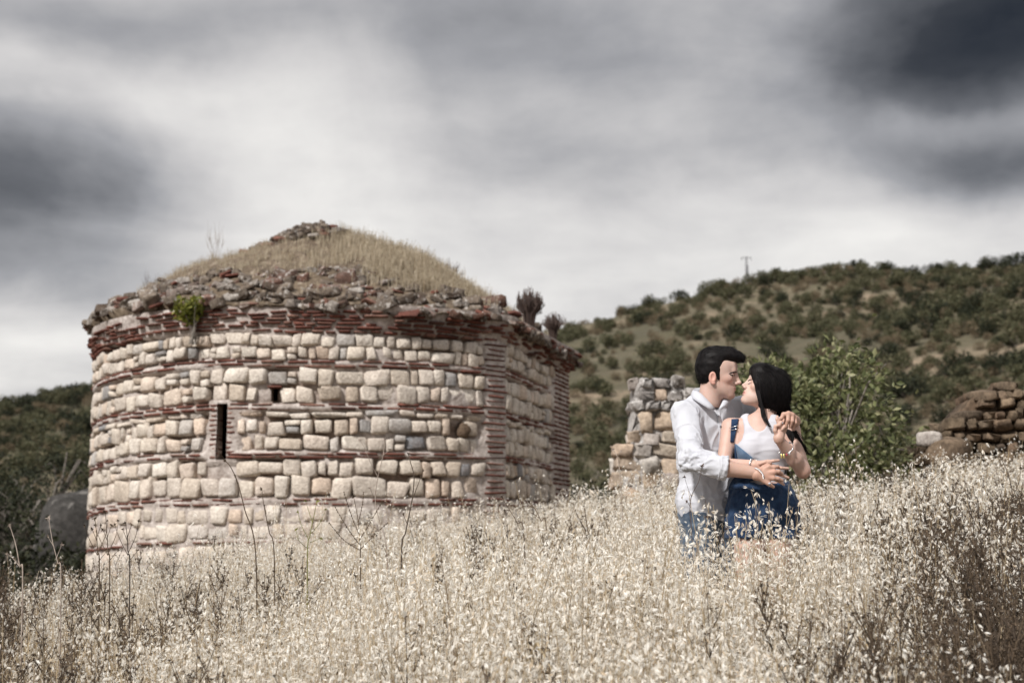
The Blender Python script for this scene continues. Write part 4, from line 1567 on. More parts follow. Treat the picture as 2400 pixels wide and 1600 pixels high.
def build_head(H, fem, h=0.0022):
    k = H.k
    lo = H.O - 0.155 * k - 0.01
    hi = H.O + 0.16 * k + 0.01
    g = SDF(lo, hi, h)

    def E(c, r, kk=0.012, op='add'):
        g.ell(H.w(*c), np.array(r) * k, H.M, kk * k, op)

    def C(a, b, ra, rb, kk=0.01, op='add'):
        g.cone(H.w(*a), H.w(*b), ra * k, rb * k, kk * k, op)
    E((-.012, 0, .032), (.094, .074, .083))
    E((.028, 0, .038), (.064, .064, .058), .02)
    E((.030, 0, -.025), (.052, .054, .068) if fem else (.052, .060, .07), .03)
    jw = .044 if fem else .053
    for sg in (-1, 1):
        C((-.006, sg * jw, -.05), (.064, sg * .013 if fem else sg * .017, -.098), .013, .013 if fem else .016, .028)
        E((.058, sg * .043, -.02), (.022, .016, .017), .02)
    if fem:
        E((.0755, 0, -.099), (.0155, .0165, .0145), .016)
    else:
        E((.0765, 0, -.098), (.0175, .021, .0165), .018)
    E((.035, 0, -.072), (.048, .042, .032), .03)
    E((.064, 0, -.062), (.030, .030, .030), .02)                       # round the mouth
    br = .010 if fem else .0125
    C((.083, -.026, .021), (.083, .026, .021), br, br, .016)
    E((.081, 0, .055), (.016, .036, .032), .02)                          # forehead
    for sg in (-1, 1):
        E((.101, sg * .034, .001), (.0145, .0165, .0110), .012, 'sub')    # eye sockets
        E((.0745, sg * .032, .0005), (.0132, .0150, .0122), .003)       # closed lids over the eyes
    E((.084, 0, -.012), (.020, .0155, .034), .012)                      # sides of the nose
    if fem:
        C((.089, 0, .012), (.1080, 0, -.026), .0062, .0066, .010)
        E((.1100, 0, -.031), (.0085, .0082, .0078), .007)
    else:
        C((.091, 0, .014), (.1130, 0, -.030), .0070, .0082, .010)
        E((.1135, 0, -.034), (.0100, .0095, .0085), .008)
    for sg in (-1, 1):
        E((.0985, sg * .0108, -.0385), (.011, .0072, .0075), .006)
        E((.107, sg * .0055, -.0465), (.006, .003, .0035), .003, 'sub')
    lp = -.0075 if fem else -.002
    E((.0875 + lp, 0, -.0605), (.0120, .0225, .0056), .006)              # lips
    E((.0865 + lp, 0, -.0715), (.0125, .0195, .0064), .006)
    C((.1012 + lp, -.019, -.0655), (.1012 + lp, .019, -.0655), .0016, .0016, .003, 'sub')
    C((.095, -.01, -.0825), (.095, .01, -.0825), .005, .005, .008, 'sub')
    for sg in (-1, 1):                                                   # ears
        c = np.array([-.013, sg * .0755, -.006 if fem else -.021])
        g.ell(H.w(*c), np.array((.0185, .0085, .031)) * k, H.M, .004 * k)
        g.ell(H.w(c[0] + .003, c[1] + sg * .008, c[2] + .003), np.array((.010, .007, .017)) * k, H.M, .004 * k, 'sub')
        g.ell(H.w(c[0] + .006, c[1], c[2] - .027), np.array((.010, .007, .009)) * k, H.M, .004 * k)
    return g


def put_color(me, col):
    a = me.color_attributes.new('Col', 'FLOAT_COLOR', 'POINT')
    c = np.ones((len(me.vertices), 4), np.float32)
    c[:, :3] = col
    a.data.foreach_set('color', c.ravel())


def joined(parts):
    V, Q, n = [], [], 0
    for v, q in parts:
        V.append(v)
        Q.append(q + n)
        n += len(v)
    return np.concatenate(V), np.concatenate(Q)


def skin_material(name):
    m, nt, b = material(name)
    at = nd(nt, 'ShaderNodeAttribute', attribute_name='Col')
    n1 = noise_fac(nt, 38, 4, 0.6, 0, 'World')
    c = mixc(nt, ramp_node(nt, n1, [(0.35, (0.0,) * 3), (0.75, (0.30,) * 3)]), at.outputs['Color'], (0.50, 0.24, 0.17))
    nt.links.new(c, b.inputs['Base Color'])
    b.inputs['Roughness'].default_value = 0.52
    b.inputs['Subsurface Weight'].default_value = 0.12
    b.inputs['Subsurface Radius'].default_value = (0.01, 0.004, 0.002)
    b.inputs['Specular IOR Level'].default_value = 0.35
    bump(nt, b, noise_fac(nt, 300, 3, 0.6, 0, 'World'), 0.12, 0.002)
    return m


def cloth(name, col, col2, scale, rough=0.85, bstr=0.25, weave=True):
    m, nt, b = material(name)
    n1 = noise_fac(nt, scale, 4, 0.6, 0, 'World')
    c = ramp_node(nt, n1, [(0.3, col), (0.7, col2)])
    nt.links.new(c, b.inputs['Base Color'])
    b.inputs['Roughness'].default_value = rough
    b.inputs['Specular IOR Level'].default_value = 0.2
    b.inputs['Sheen Weight'].default_value = 0.1
    bump(nt, b, noise_fac(nt, scale * 1.6, 5, 0.65, 0.4, 'World'), bstr, 0.006)
    return m


M_SKIN = skin_material('skin')
M_SHIRT = cloth('white_cotton', (0.50, 0.51, 0.56), (0.53, 0.54, 0.58), 18, 0.8, 0.35)
M_TANK = cloth('white_jersey', (0.50, 0.50, 0.545), (0.525, 0.525, 0.565), 25, 0.85, 0.12)
M_DENIM = cloth('dark_denim', (0.007, 0.021, 0.058), (0.024, 0.052, 0.110), 30, 0.85, 0.5)
M_DENIM2 = cloth('light_denim', (0.075, 0.135, 0.225), (0.14, 0.21, 0.31), 26, 0.85, 0.4)
M_JEANS = cloth('washed_jeans', (0.03, 0.05, 0.085), (0.13, 0.165, 0.21), 34, 0.85, 0.5)
M_HAIR, nt_, b_ = material('black_hair')
c_ = ramp_node(nt_, noise_fac(nt_, 60, 4, 0.6, 0, 'World', (1.0, 1.0, 0.25)), [(0.3, (0.0035, 0.003, 0.0035)), (0.75, (0.010, 0.008, 0.008))])
nt_.links.new(c_, b_.inputs['Base Color'])
b_.inputs['Roughness'].default_value = 0.5
bump(nt_, b_, noise_fac(nt_, 420, 3, 0.6, 0.2, 'World', (1.0, 1.0, 0.12)), 0.4, 0.003)
b_.inputs['Specular IOR Level'].default_value = 0.12
M_SILVER, nt_, b_ = material('silver')
b_.inputs['Base Color'].default_value = (0.75, 0.75, 0.76, 1)
b_.inputs['Metallic'].default_value = 1.0
b_.inputs['Roughness'].default_value = 0.25
M_GOLD, nt_, b_ = material('brass_charm')
b_.inputs['Base Color'].default_value = (0.75, 0.60, 0.22, 1)
b_.inputs['Metallic'].default_value = 1.0
b_.inputs['Roughness'].default_value = 0.3
M_RED, nt_, b_ = material('red_bead')
b_.inputs['Base Color'].default_value = (0.35, 0.03, 0.05, 1)
M_LASH, nt_, b_ = material('brow_hair')
b_.inputs['Base Color'].default_value = (0.014, 0.010, 0.010, 1)
b_.inputs['Roughness'].default_value = 0.8
M_SHOE, nt_, b_ = material('shoe_leather')
nt_.links.new(ramp_node(nt_, noise_fac(nt_, 20, 3), [(0.3, (0.07, 0.05, 0.04)), (0.7, (0.12, 0.09, 0.07))]), b_.inputs['Base Color'])


def hand(cones, h, k=0.004):
    pts = np.array([c[0] for c in cones] + [c[1] for c in cones])
    g = SDF(pts.min(0) - .04, pts.max(0) + .04, h)
    for (a, b, ra, rb, *kk) in cones:
        g.cone(a, b, ra, rb, kk[0] if kk else k)
    return g.surface()


def fingers(cones, chain, r0, r1, k=0.003):
    r0, r1 = r0 * .92, r1 * .90
    n = len(chain) - 1
    for i in range(n):
        ra = r0 + (r1 - r0) * i / n
        rb = r0 + (r1 - r0) * (i + 1) / n
        cones.append((chain[i], chain[i + 1], ra, rb, k))


def person(name, label):
    o = tag(bpy.data.objects.new(name, None), label, 'person')
    sc.collection.objects.link(o)
    return o


def bvh_of(V, Q):
    return BVHTree.FromPolygons([Vector(v) for v in V], [tuple(q) for q in Q])


def drape(bvh, rows, off, thick=0.003):
    """Lay a strip of cloth (rows of photo pixels, native) on a body surface, as a thin solid."""
    m, n = len(rows), len(rows[0])
    F_, B_ = [], []
    for row in rows:
        for (x, y) in row:
            d = P(x, y, 1.0).normalized()
            q = bvh.ray_cast(Vector((0, 0, 0)), d)[0]
            if q is None:                    # past the edge: the nearest point of the body
                q = bvh.find_nearest(d * 6.95 / d.y)[0]
            F_.append(np.array(q - d * off))
            B_.append(np.array(q - d * (off - thick)))
    V = np.array(F_ + B_)
    Q = []
    N = m * n
    for i in range(m - 1):
        for j in range(n - 1):
            a, b, c, e = i * n + j, i * n + j + 1, (i + 1) * n + j + 1, (i + 1) * n + j
            Q += [[a, e, c, b], [N + a, N + b, N + c, N + e]]
    for j in range(n - 1):
        Q += [[j, j + 1, N + j + 1, N + j], [(m - 1) * n + j + 1, (m - 1) * n + j, N + (m - 1) * n + j, N + (m - 1) * n + j + 1]]
    for i in range(m - 1):
        Q += [[(i + 1) * n, i * n, N + i * n, N + (i + 1) * n], [i * n + n - 1, (i + 1) * n + n - 1, N + (i + 1) * n + n - 1, N + i * n + n - 1]]
    return V, np.array(Q)


def strip_rows(path, width, n=5):
    """Rows of pixels along a path with a width (px) at each point."""
    path = np.array(path, float)
    t = np.gradient(path, axis=0)
    t /= np.linalg.norm(t, axis=1)[:, None]
    nrm = np.stack([-t[:, 1], t[:, 0]], 1)
    w = np.full(len(path), width) if np.isscalar(width) else np.array(width)
    return [[tuple(p + q * ww * s) for s in np.linspace(-.5, .5, n)] for p, q, ww in zip(path, nrm, w)]


def n7(a, b):
    return (1600 + a / 7.127, 780 + b / 7.127)


def n2(a, b):
    return (1620 + a / 7.127, 940 + b / 7.127)


def n1(u, v):
    return (1530 + u / 2.8, 760 + v / 2.8)


def ring_tube(center, axis, rx, r, n=28, ry=None, up=None):
    axis = np.array(axis, float)
    axis /= np.linalg.norm(axis)
    u = np.cross(axis, up if up is not None else [0.2, 0.9, 0.3])
    u /= np.linalg.norm(u)
    v = np.cross(axis, u)
    a = np.linspace(0, 2 * np.pi, n + 1)
    return np.array(center) + rx * np.cos(a)[:, None] * u + (ry or rx) * np.sin(a)[:, None] * v


def shade(V, Q, mat, name):
    return mesh(name, V, Q, True, [mat])


def fold(V, Q, amp, freq, seed, mask=None):
    N = normals_of(V, Q)
    n = fbm(V * np.array(freq), seed, 3)
    rd = np.clip(1 - np.abs(n) * 7.0, -0.15, 1)
    rd = np.sign(rd) * np.abs(rd) ** 1.5
    d = amp * (rd - 0.25) * (1 if mask is None else mask)
    return V + N * d[:, None]


# ---------------------------------------------------------------- the man
man = person('person', 'man in a white rolled-sleeve shirt and jeans, eyes lowered, arms round the woman')
MG = float(ground_z(0.95, 7.1))
man.location = (0.93, 7.12, MG)
MOFF = np.array([0.93, 7.12, MG])
HM = Head(z1(419, 332, 7.03), frame(RAD(-13), RAD(-4), RAD(0)), 1.0)
gh = build_head(HM, False)
neck0, neck1 = HM.w(-.022, 0, -.055), z1(352, 545, 7.09)
gh.cone(neck0, HM.w(-.03, 0, -.14), .055, .058, .025)
Vh, Qh = gh.surface()
f_, l_, u_ = HM.local(Vh)
SK = np.array([0.52, 0.37, 0.318])
ch = np.tile(SK, (len(Vh), 1))


def blend(c, m, col):
    return c * (1 - m[:, None]) + np.array(col) * m[:, None]


lipm = np.exp(-((u_ + .066) / .0085) ** 4) * np.exp(-(l_ / .021) ** 4) * (f_ > .078)
cheek = np.exp(-((u_ + .03) / .022) ** 2 - ((np.abs(l_) - .045) / .02) ** 2) * (f_ > .02)
ear = ((np.abs(l_) > .068) & (f_ < .012) & (f_ > -.045) & (u_ < .015) & (u_ > -.06)).astype(float)
stub = np.clip((-u_ - .05) / .02, 0, 1) * (f_ > -.01) * (1 - lipm)
ch = blend(ch, cheek * .35, (0.58, 0.24, 0.17))
ch = blend(ch, ear * .45, (0.60, 0.23, 0.17))
ch = blend(ch, stub * .14, (0.30, 0.20, 0.16))
ch = blend(ch, lipm * .7, (0.42, 0.17, 0.145))
socket_shade = np.exp(-((u_ - .001) / .011) ** 2 - ((np.abs(l_) - .031) / .016) ** 2) * (f_ > .06)  # shade of the eye sockets, painted into the skin colour
ch = blend(ch, socket_shade * .5, (0.26, 0.14, 0.10))

def face_shade(c, f_, l_, u_, lp):
    """Shade of the mouth crease and nostrils, painted as darker skin colour."""
    m = np.exp(-((u_ + .0655) / .0022) ** 2) * np.exp(-(l_ / .0205) ** 6) * (f_ > .07)
    c = blend(c, m * .75, (0.16, 0.06, 0.05))
    for sg in (-1, 1):
        m = np.exp(-((u_ + .0455) / .0035) ** 2 - ((l_ - sg * .006) / .0035) ** 2 - ((f_ - .104) / .007) ** 2)
        c = blend(c, m * .8, (0.12, 0.05, 0.04))
    return c


ch = face_shade(ch, f_, l_, u_, 0)

# body inside the clothes, down to the feet, plus the bare right forearm
lo, hi = np.array([0.55, 6.55, MG - .02]), np.array([1.50, 7.45, 0.95])
gb = SDF(lo, hi, 0.0065)
shR, shL = z1(212, 592, 7.0), z1(580, 560, 7.22)
elR, cuR, wrR = z1(258, 888, 6.83), z1(470, 941, 6.75), z1(690, 978, 6.735)
elL, wrL = z1(800, 650, 7.22), z2(1725, 330, 6.90)
ax_l = (shL - shR) / np.linalg.norm(shL - shR)
Mt = np.array([ax_l, np.cross([0, 0, 1.], ax_l), [0, 0, 1.]])
gb.cone(HM.w(-.028, 0, -.12), neck1, .052, .062, .02)
gb.ell(z1(385, 720, 7.13), (.165, .10, .19), Mt, .03)
gb.ell(z1(370, 960, 7.13), (.14, .095, .2), Mt, .05)
gb.ell(z1(368, 1200, 7.13), (.15, .105, .14), Mt, .05)
gb.cone(neck1, shR, .055, .045, .03)
gb.cone(neck1, shL, .055, .045, .03)
gb.cone(shR, elR, .048, .038, .02)
gb.cone(elR, cuR, .040, .041, .02)
gb.cone(cuR, wrR, .041, .027, .02)
gb.cone(shL, elL, .045, .038, .02)
gb.cone(elL, wrL, .038, .028, .02)
hipR, hipL = z1(300, 1260, 7.10), z1(430, 1260, 7.16)
ftR, ftL = np.array([hipR[0] - .03, 7.06, MG + .07]), np.array([hipL[0] + .06, 7.22, MG + .07])
for hp, ft in ((hipR, ftR), (hipL, ftL)):
    kn = (hp + ft) / 2 + np.array([.02, -.03, .02])
    gb.cone(hp, kn, .078, .054, .03)
    gb.cone(kn, ft, .052, .038, .02)
    gb.cone(ft, ft + np.array([.12, -.10, -.04]), .036, .03, .02)
Vb, Qb = gb.surface()
cb = np.tile(SK, (len(Vb), 1))
arm_t = (Vb - cuR) @ (wrR - cuR)
cb = blend(cb, ((np.abs(Vb[:, 1] - 6.75) < .06) & (Vb[:, 0] > cuR[0] - .02)).astype(float) * .35, (0.44, 0.26, 0.185))

# right hand, resting on her belly, fingers between hers
YH = 6.715
hw = z2(1085, 1228, YH + .015)
K = [z2(1300, 1092, YH), z2(1385, 1182, YH - .008), z2(1368, 1282, YH - .006), z2(1285, 1368, YH)]
cones = [(wrR, hw, .0285, .027, .01)]
for kk, r in zip(K, (.0135, .0135, .013, .012)):
    cones.append((hw + (kk - hw) * .15, kk, .017, r, .012))
fingers(cones, [K[0], z2(1385, 1106, YH - .004), z2(1446, 1088, YH + .004)], .0112, .0088)
fingers(cones, [K[1], z2(1462, 1172, YH - .006), z2(1516, 1212, YH + .006)], .0115, .0088)
fingers(cones, [K[2], z2(1450, 1290, YH - .004), z2(1516, 1322, YH + .006)], .0112, .0086)
fingers(cones, [K[3], z2(1330, 1402, YH - .002), z2(1372, 1428, YH + .006)], .0102, .008)
fingers(cones, [z2(1130, 1170, YH), z2(1210, 1098, YH + .01), z2(1275, 1058, YH + .02)], .013, .0095)
Vr, Qr = hand(cones, .0024)
# left hand, hanging over her shoulder, fingers closing on hers
YL = 6.715
hk = [z2(1545, 222, YL), z2(1625, 205, YL - .008), z2(1690, 228, YL - .004), z2(1735, 272, YL + .008)]
lw = z2(1705, 315, YL + .085)
cones = [(wrL, lw, .03, .027, .01)]
for kk, r in zip(hk, (.0125, .013, .0125, .0115)):
    cones.append((lw, kk, .019, r, .012))
fingers(cones, [hk[0], z2(1505, 285, YL - .006), z2(1455, 338, YL + .004)], .0112, .0085)
fingers(cones, [hk[1], z2(1615, 320, YL - .018), z2(1584, 425, YL - .006)], .0115, .0088)
fingers(cones, [hk[2], z2(1690, 330, YL - .014), z2(1652, 425, YL - .002)], .0112, .0086)
fingers(cones, [hk[3], z2(1742, 362, YL - .002), z2(1700, 448, YL + .008)], .0102, .008)
fingers(cones, [z2(1600, 250, YL + .04), z2(1560, 320, YL + .045), z2(1530, 390, YL + .03)], .0125, .009)
Vl, Ql = hand(cones, .0024)
V, Q = joined([(Vh, Qh), (Vb, Qb), (Vr, Qr), (Vl, Ql)])
HANDC = np.array([0.47, 0.295, 0.23])
col = np.concatenate([ch, cb, np.tile(HANDC, (len(Vr), 1)), np.tile(HANDC, (len(Vl), 1))])
me = shade(V - MOFF, Q, M_SKIN, 'body')
put_color(me, col)
link('body', me, man)
head_bvh = bvh_of(Vh, Qh)

# shirt
gs_ = SDF(np.array([0.52, 6.55, MG + .45]), np.array([1.52, 7.48, 0.88]), 0.0046)
gs_.ell(z1(385, 715, 7.13), (.195, .128, .215), Mt, .03)
gs_.ell(z1(368, 950, 7.13), (.168, .118, .24), Mt, .05)
gs_.ell(z1(362, 1190, 7.13), (.176, .126, .17), Mt, .05)
gs_.cone(neck1 + np.array([0, 0, -.005]), shR, .068, .066, .03)
gs_.cone(neck1 + np.array([0, 0, -.005]), shL, .066, .064, .03)
gs_.cone(shR, elR, .066, .057, .02)
gs_.cone(elR, cuR + (cuR - elR) * .03, .060, .052, .012)
gs_.cone(shL, elL, .062, .054, .02)
gs_.cone(elL, elL + (wrL - elL) * .55, .054, .05, .01)
cdir = (wrR - cuR) / np.linalg.norm(wrR - cuR)
gs_.cut(lambda p: np.minimum((p - (cuR + cdir * .012)) @ cdir, np.minimum(.12 - np.abs(p[..., 1] - 6.75), .1 - np.abs(p[..., 2] - cuR[2]))), .004)
# curved shirt tail
hx_ = [z1(u, v, 7.03) for u, v in ((190, 1268), (215, 1250), (245, 1222), (300, 1240), (400, 1275), (500, 1300), (620, 1290))]
gs_.cut(lambda p: np.interp(p[..., 0], [q[0] for q in hx_], [q[2] for q in hx_]) - p[..., 2], .003)
# open neck
gs_.cone(z1(360, 480, 7.05), z1(425, 560, 6.985), .052, .012, .006, 'sub')
gs_.cone(z1(352, 520, 7.09), HM.w(-.03, 0, -.12), .062, .062, .006, 'sub')
Vs, Qs = gs_.surface()
warpv = np.stack([fbm(Vs * 4, 390 + i, 2) for i in range(3)], -1) * .22
Vs = fold(Vs, Qs, .010, (7, 7, 4.5), 301)
N_ = normals_of(Vs, Qs)
Vs = Vs + N_ * (.0055 * np.clip(1 - np.abs(fbm((Vs + warpv) * np.array([15, 15, 9]), 304, 2)) * 8, 0, 1) ** 1.3)[:, None]
elm = np.exp(-(np.linalg.norm(Vs - elR, axis=1) / .11) ** 2)
Vs = fold(Vs, Qs, .015, (15, 15, 22), 302, elm)
wam = np.exp(-((Vs[:, 2] - z1(350, 1010, 7)[2]) / .13) ** 2)
Vs = fold(Vs, Qs, .010, (4, 4, 18), 303, wam)
shirt = link('shirt', shade(Vs - MOFF, Qs, M_SHIRT, 'shirt'), man, label='white button-down shirt with rolled sleeves')
shirt_bvh = bvh_of(Vs, Qs)


def sheet(rows, thick, mat, name):
    rows = np.array(rows, float)
    m, n, _ = rows.shape
    d = np.array([0, thick, 0])
    V = np.concatenate([rows.reshape(-1, 3), (rows + d).reshape(-1, 3)])
    N = m * n
    Q = []
    for i in range(m - 1):
        for j in range(n - 1):
            a, b, c, e = i * n + j, i * n + j + 1, (i + 1) * n + j + 1, (i + 1) * n + j
            Q += [[a, b, c, e], [N + e, N + c, N + b, N + a]]
    for j in range(n - 1):
        Q += [[j + 1, j, N + j, N + j + 1], [(m - 1) * n + j, (m - 1) * n + j + 1, N + (m - 1) * n + j + 1, N + (m - 1) * n + j]]
    for i in range(m - 1):
        Q += [[i * n, (i + 1) * n, N + (i + 1) * n, N + i * n], [(i + 1) * n + n - 1, i * n + n - 1, N + i * n + n - 1, N + (i + 1) * n + n - 1]]
    return V, np.array(Q)


colr = []
up_ = [(262, 432, 7.075), (285, 432, 7.02), (318, 452, 6.985), (350, 484, 6.968), (386, 522, 6.955), (419, 562, 6.955)]
lw_ = [(248, 468, 7.07), (262, 486, 6.985), (296, 508, 6.948), (328, 528, 6.935), (356, 546, 6.932), (378, 560, 6.932)]
fl_ = [(470, 476, 7.03), (462, 495, 7.01), (446, 528, 6.985), (427, 568, 6.962)]
fr_ = [(520, 492, 7.05), (505, 518, 7.02), (482, 540, 6.99), (458, 552, 6.97)]
parts = []
for A, B in ((up_, lw_), (fl_, fr_)):
    rows = []
    for a, b in zip(A, B):
        pa, pb = z1(*a), z1(*b)
        rows.append([pa + (pb - pa) * t + np.array([0, -.010 * math.sin(math.pi * t), .004 * math.sin(math.pi * t)]) for t in np.linspace(0, 1, 5)])
    parts.append(sheet(rows, .004, M_SHIRT, 'collar'))
bk = [(262, 432, 7.075), (275, 420, 7.11), (310, 414, 7.14), (360, 420, 7.15), (420, 440, 7.14), (470, 476, 7.06)]
parts.append(sheet([[z1(*a) + np.array([0, 0, -.035 * t]) for t in (0, .5, 1)] for a in bk], .004, M_SHIRT, 'collar'))
Vc, Qc = joined(parts)
link('collar', shade(Vc - MOFF, Qc, M_SHIRT, 'collar'), shirt)
# rolled cuff
g = SDF(cuR - .1, cuR + .1, .004)
g.cone(cuR - cdir * .03, cuR + cdir * .02, .0605, .0585, .004)
g.cut(lambda p: np.maximum((p - (cuR + cdir * .012)) @ cdir, -((p - (cuR - cdir * .026)) @ cdir)), .008)
a, b = g.surface()
a = fold(a, b, .006, (30, 30, 16), 305)
link('cuff', shade(a - MOFF, b, M_SHIRT, 'cuff'), shirt)
# placket and buttons
Vp, Qp = drape(shirt_bvh, strip_rows([n1(428, 575), n1(436, 620), n1(443, 670), n1(447, 720), n1(447, 770), n1(444, 820)], 9, 4), .003, .004)
link('placket', shade(Vp - MOFF, Qp, M_SHIRT, 'placket'), shirt)
for (u, v) in ((433, 598), (445, 668), (448, 740)):
    d = P(*n1(u, v), 1.0).normalized()
    hit = shirt_bvh.ray_cast(Vector((0, 0, 0)), d)[0]
    mb = MB()
    mb.tube([np.array(hit - d * .009), np.array(hit - d * .002)], [.0045, .0055], 8)
    me = mb.build('button', M_TANK)
    me.transform(Matrix.Translation(-Vector(MOFF)))
    link('button', me, shirt)

# jeans and shoes
gj = SDF(np.array([0.55, 6.85, MG + .02]), np.array([1.40, 7.50, 0.15]), 0.0075)
gj.ell(z1(366, 1235, 7.13), (.165, .115, .16), Mt, .04)
for hp, ft in ((hipR, ftR), (hipL, ftL)):
    kn = (hp + ft) / 2 + np.array([.02, -.03, .02])
    gj.cone(hp + np.array([0, 0, -.02]), kn, .098, .074, .03)
    gj.cone(kn, ft, .074, .062, .02)
Vj, Qj = gj.surface()
Vj = fold(Vj, Qj, .006, (9, 9, 14), 310)
link('jeans', shade(Vj - MOFF, Qj, M_JEANS, 'jeans'), man)
for ft in (ftR, ftL):
    g = SDF(ft - np.array([.12, .2, .1]), ft + np.array([.24, .16, .12]), .006)
    g.cone(ft + [0, 0, -.01], ft + np.array([.13, -.11, -.035]), .048, .036, .02)
    g.cut(lambda p: (MG + .004) - p[..., 2], .004)
    a, b = g.surface()
    link('shoe', shade(a - MOFF, b, M_SHOE, 'shoe'), man)


def hair_grain(V, Q, axes, amp, fr, seed):
    N = normals_of(V, Q)
    q = np.stack([V @ axes[0], V @ axes[1], V @ axes[2]], -1) * np.array(fr)
    return V + N * (amp * fbm(q, seed, 3, .6) * 2)[:, None]


# man's hair: short sides, tall swept front
g = SDF(HM.O - .17, HM.O + .19, .0024)
E = lambda c, r, k=.012, op='add': g.ell(HM.w(*c), r, HM.M, k, op)
E((-.020, 0, .040), (.090, .082, .094), .01)
E((-.045, 0, -.005), (.048, .073, .06), .02)
E((-.012, 0, .088), (.080, .072, .052), .02)
E((.045, 0, .098), (.072, .062, .040), .02)
E((.088, 0, .090), (.044, .050, .031), .015)
E((.108, 0, .085), (.026, .038, .024), .012)
g.cone(HM.w(.0, 0, .10), HM.w(.06, 0, .118), .042, .026, .015)
def _face_area(p):
    f, u = (p - HM.O) @ HM.F, (p - HM.O) @ HM.U
    line = .016 + .78 * np.maximum(u, 0) + .25 * np.minimum(u + .03, 0)
    return np.minimum(f - line, .060 + .10 * (f - .06) - u)


g.cut(_face_area, .006)
E((.030, 0, -.085), (.060, .12, .055), .006, 'sub')
for sg in (-1, 1):
    E((-.010, sg * .083, -.028), (.025, .016, .033), .004, 'sub')
    g.cone(HM.w(.012, sg * .067, .02), HM.w(.016, sg * .0660, -.026), .008, .0050, .008)
g.cut(lambda p: -((p - HM.O) @ HM.U) - .058 - .15 * ((p - HM.O) @ HM.F), .004)
Vx, Qx = g.surface()
fx, lx, ux = HM.local(Vx)
Vx = hair_grain(Vx, Qx, (HM.F, HM.S, HM.U), .0022, (9, 90, 26), 320)
Vx = hair_grain(Vx, Qx, (HM.F, HM.S, HM.U), .0012, (18, 260, 50), 322)
mh = link('hair', shade(Vx - MOFF, Qx, M_HAIR, 'hair'), man, label='short black hair swept up at the front')
rr_ = np.random.default_rng(44)
mb = MB()
for i in range(120):                         # loose strands on the swept top
    l0 = rr_.uniform(-.05, .05)
    f0 = rr_.uniform(-.06, .02)
    hgt = .128 - 1.4 * l0 ** 2 * 6 - .10 * max(0, -f0) ** 1.2 * 4
    pts = [HM.w(f0 + .0, l0, hgt - .012), HM.w(f0 + .025, l0, hgt + .003 + rr_.uniform(-.004, .004)), HM.w(f0 + .055, l0 * .95, hgt - .004 + rr_.uniform(-.004, .003))]
    mb.tube(pts, [.0012, .001, .0004], 3)
me = mb.build('strands', M_HAIR)
me.transform(Matrix.Translation(-Vector(MOFF)))
link('loose_strands', me, mh)


def strands(V, Q, head_pts, flow, n, length, rad, lift, seed, keep=None):
    """Short tubes of hair lying along the surface, lifting a little at the tips."""
    r = np.random.default_rng(seed)
    N = normals_of(V, Q)
    ok = np.arange(len(V)) if keep is None else np.nonzero(keep)[0]
    mb = MB()
    for i in r.choice(ok, n):
        p, nn = V[i], N[i]
        pts = [p - nn * .001]
        for q in range(3):
            d = flow(pts[-1], nn)
            d = d - nn * (d @ nn) * .98
            d = d / (np.linalg.norm(d) + 1e-9) + r.normal(size=3) * .05
            pts.append(pts[-1] + d * length * r.uniform(.6, 1.2) / 3 + nn * lift * (q + 1) / 3)
        mb.tube(pts, [rad, rad, rad * .8, rad * .3], 3)
    return mb


def man_flow(p, nn):
    f, l, u = (p - HM.O) @ HM.F, (p - HM.O) @ HM.S, (p - HM.O) @ HM.U
    if u > .06:
        return HM.F * .75 + HM.U * .35 - HM.S * .15
    return -HM.F * .55 - HM.U * .8


me = strands(Vx, Qx, None, man_flow, 1700, .026, .0006, .0004, 71).build('hair_texture', M_HAIR)
me.transform(Matrix.Translation(-Vector(MOFF)))
link('hair_texture', me, mh)
for path, w in (([n7(772, 684), n7(800, 673), n7(840, 662), n7(880, 655), n7(908, 654)], [1.0, 2.8, 3.6, 3.8, 2.4]),):
    a, b = drape(head_bvh, strip_rows(path, w, 4), .0016, .002)
    link('eyebrow', shade(a - MOFF, b, M_LASH, 'eyebrow'), man)
a, b = drape(head_bvh, strip_rows([n7(792, 698), n7(815, 704), n7(840, 707), n7(866, 704)], [1.4, 3.0, 3.8, 2.4], 4), .0016, .002)
link('eyelashes', shade(a - MOFF, b, M_LASH, 'eyelashes'), man)

# bracelet of silver links on his right wrist, a ring of its own
bw = z2(1118, 1225, YH + .012)
bax = (hw - wrR) / np.linalg.norm(hw - wrR)
brc = tag(bpy.data.objects.new('bracelet', None), 'silver link bracelet on the wrist of the man', 'bracelet')
sc.collection.objects.link(brc)
brc.location = bw
mb = MB()
mb.tube(ring_tube((0, 0, 0), bax, .0345, .003, 36), .0026, 6)
link('chain', mb.build('chain', M_SILVER), brc)
rg_ = ring_tube((0, 0, 0), bax, .0350, .003, 30)
mb = MB()
for q in rg_[:-1]:
    mb.tube([q - np.array(bax) * .0045, q, q + np.array(bax) * .0045], [.002, .0042, .002], 6)
link('links', mb.build('links', M_SILVER), brc)

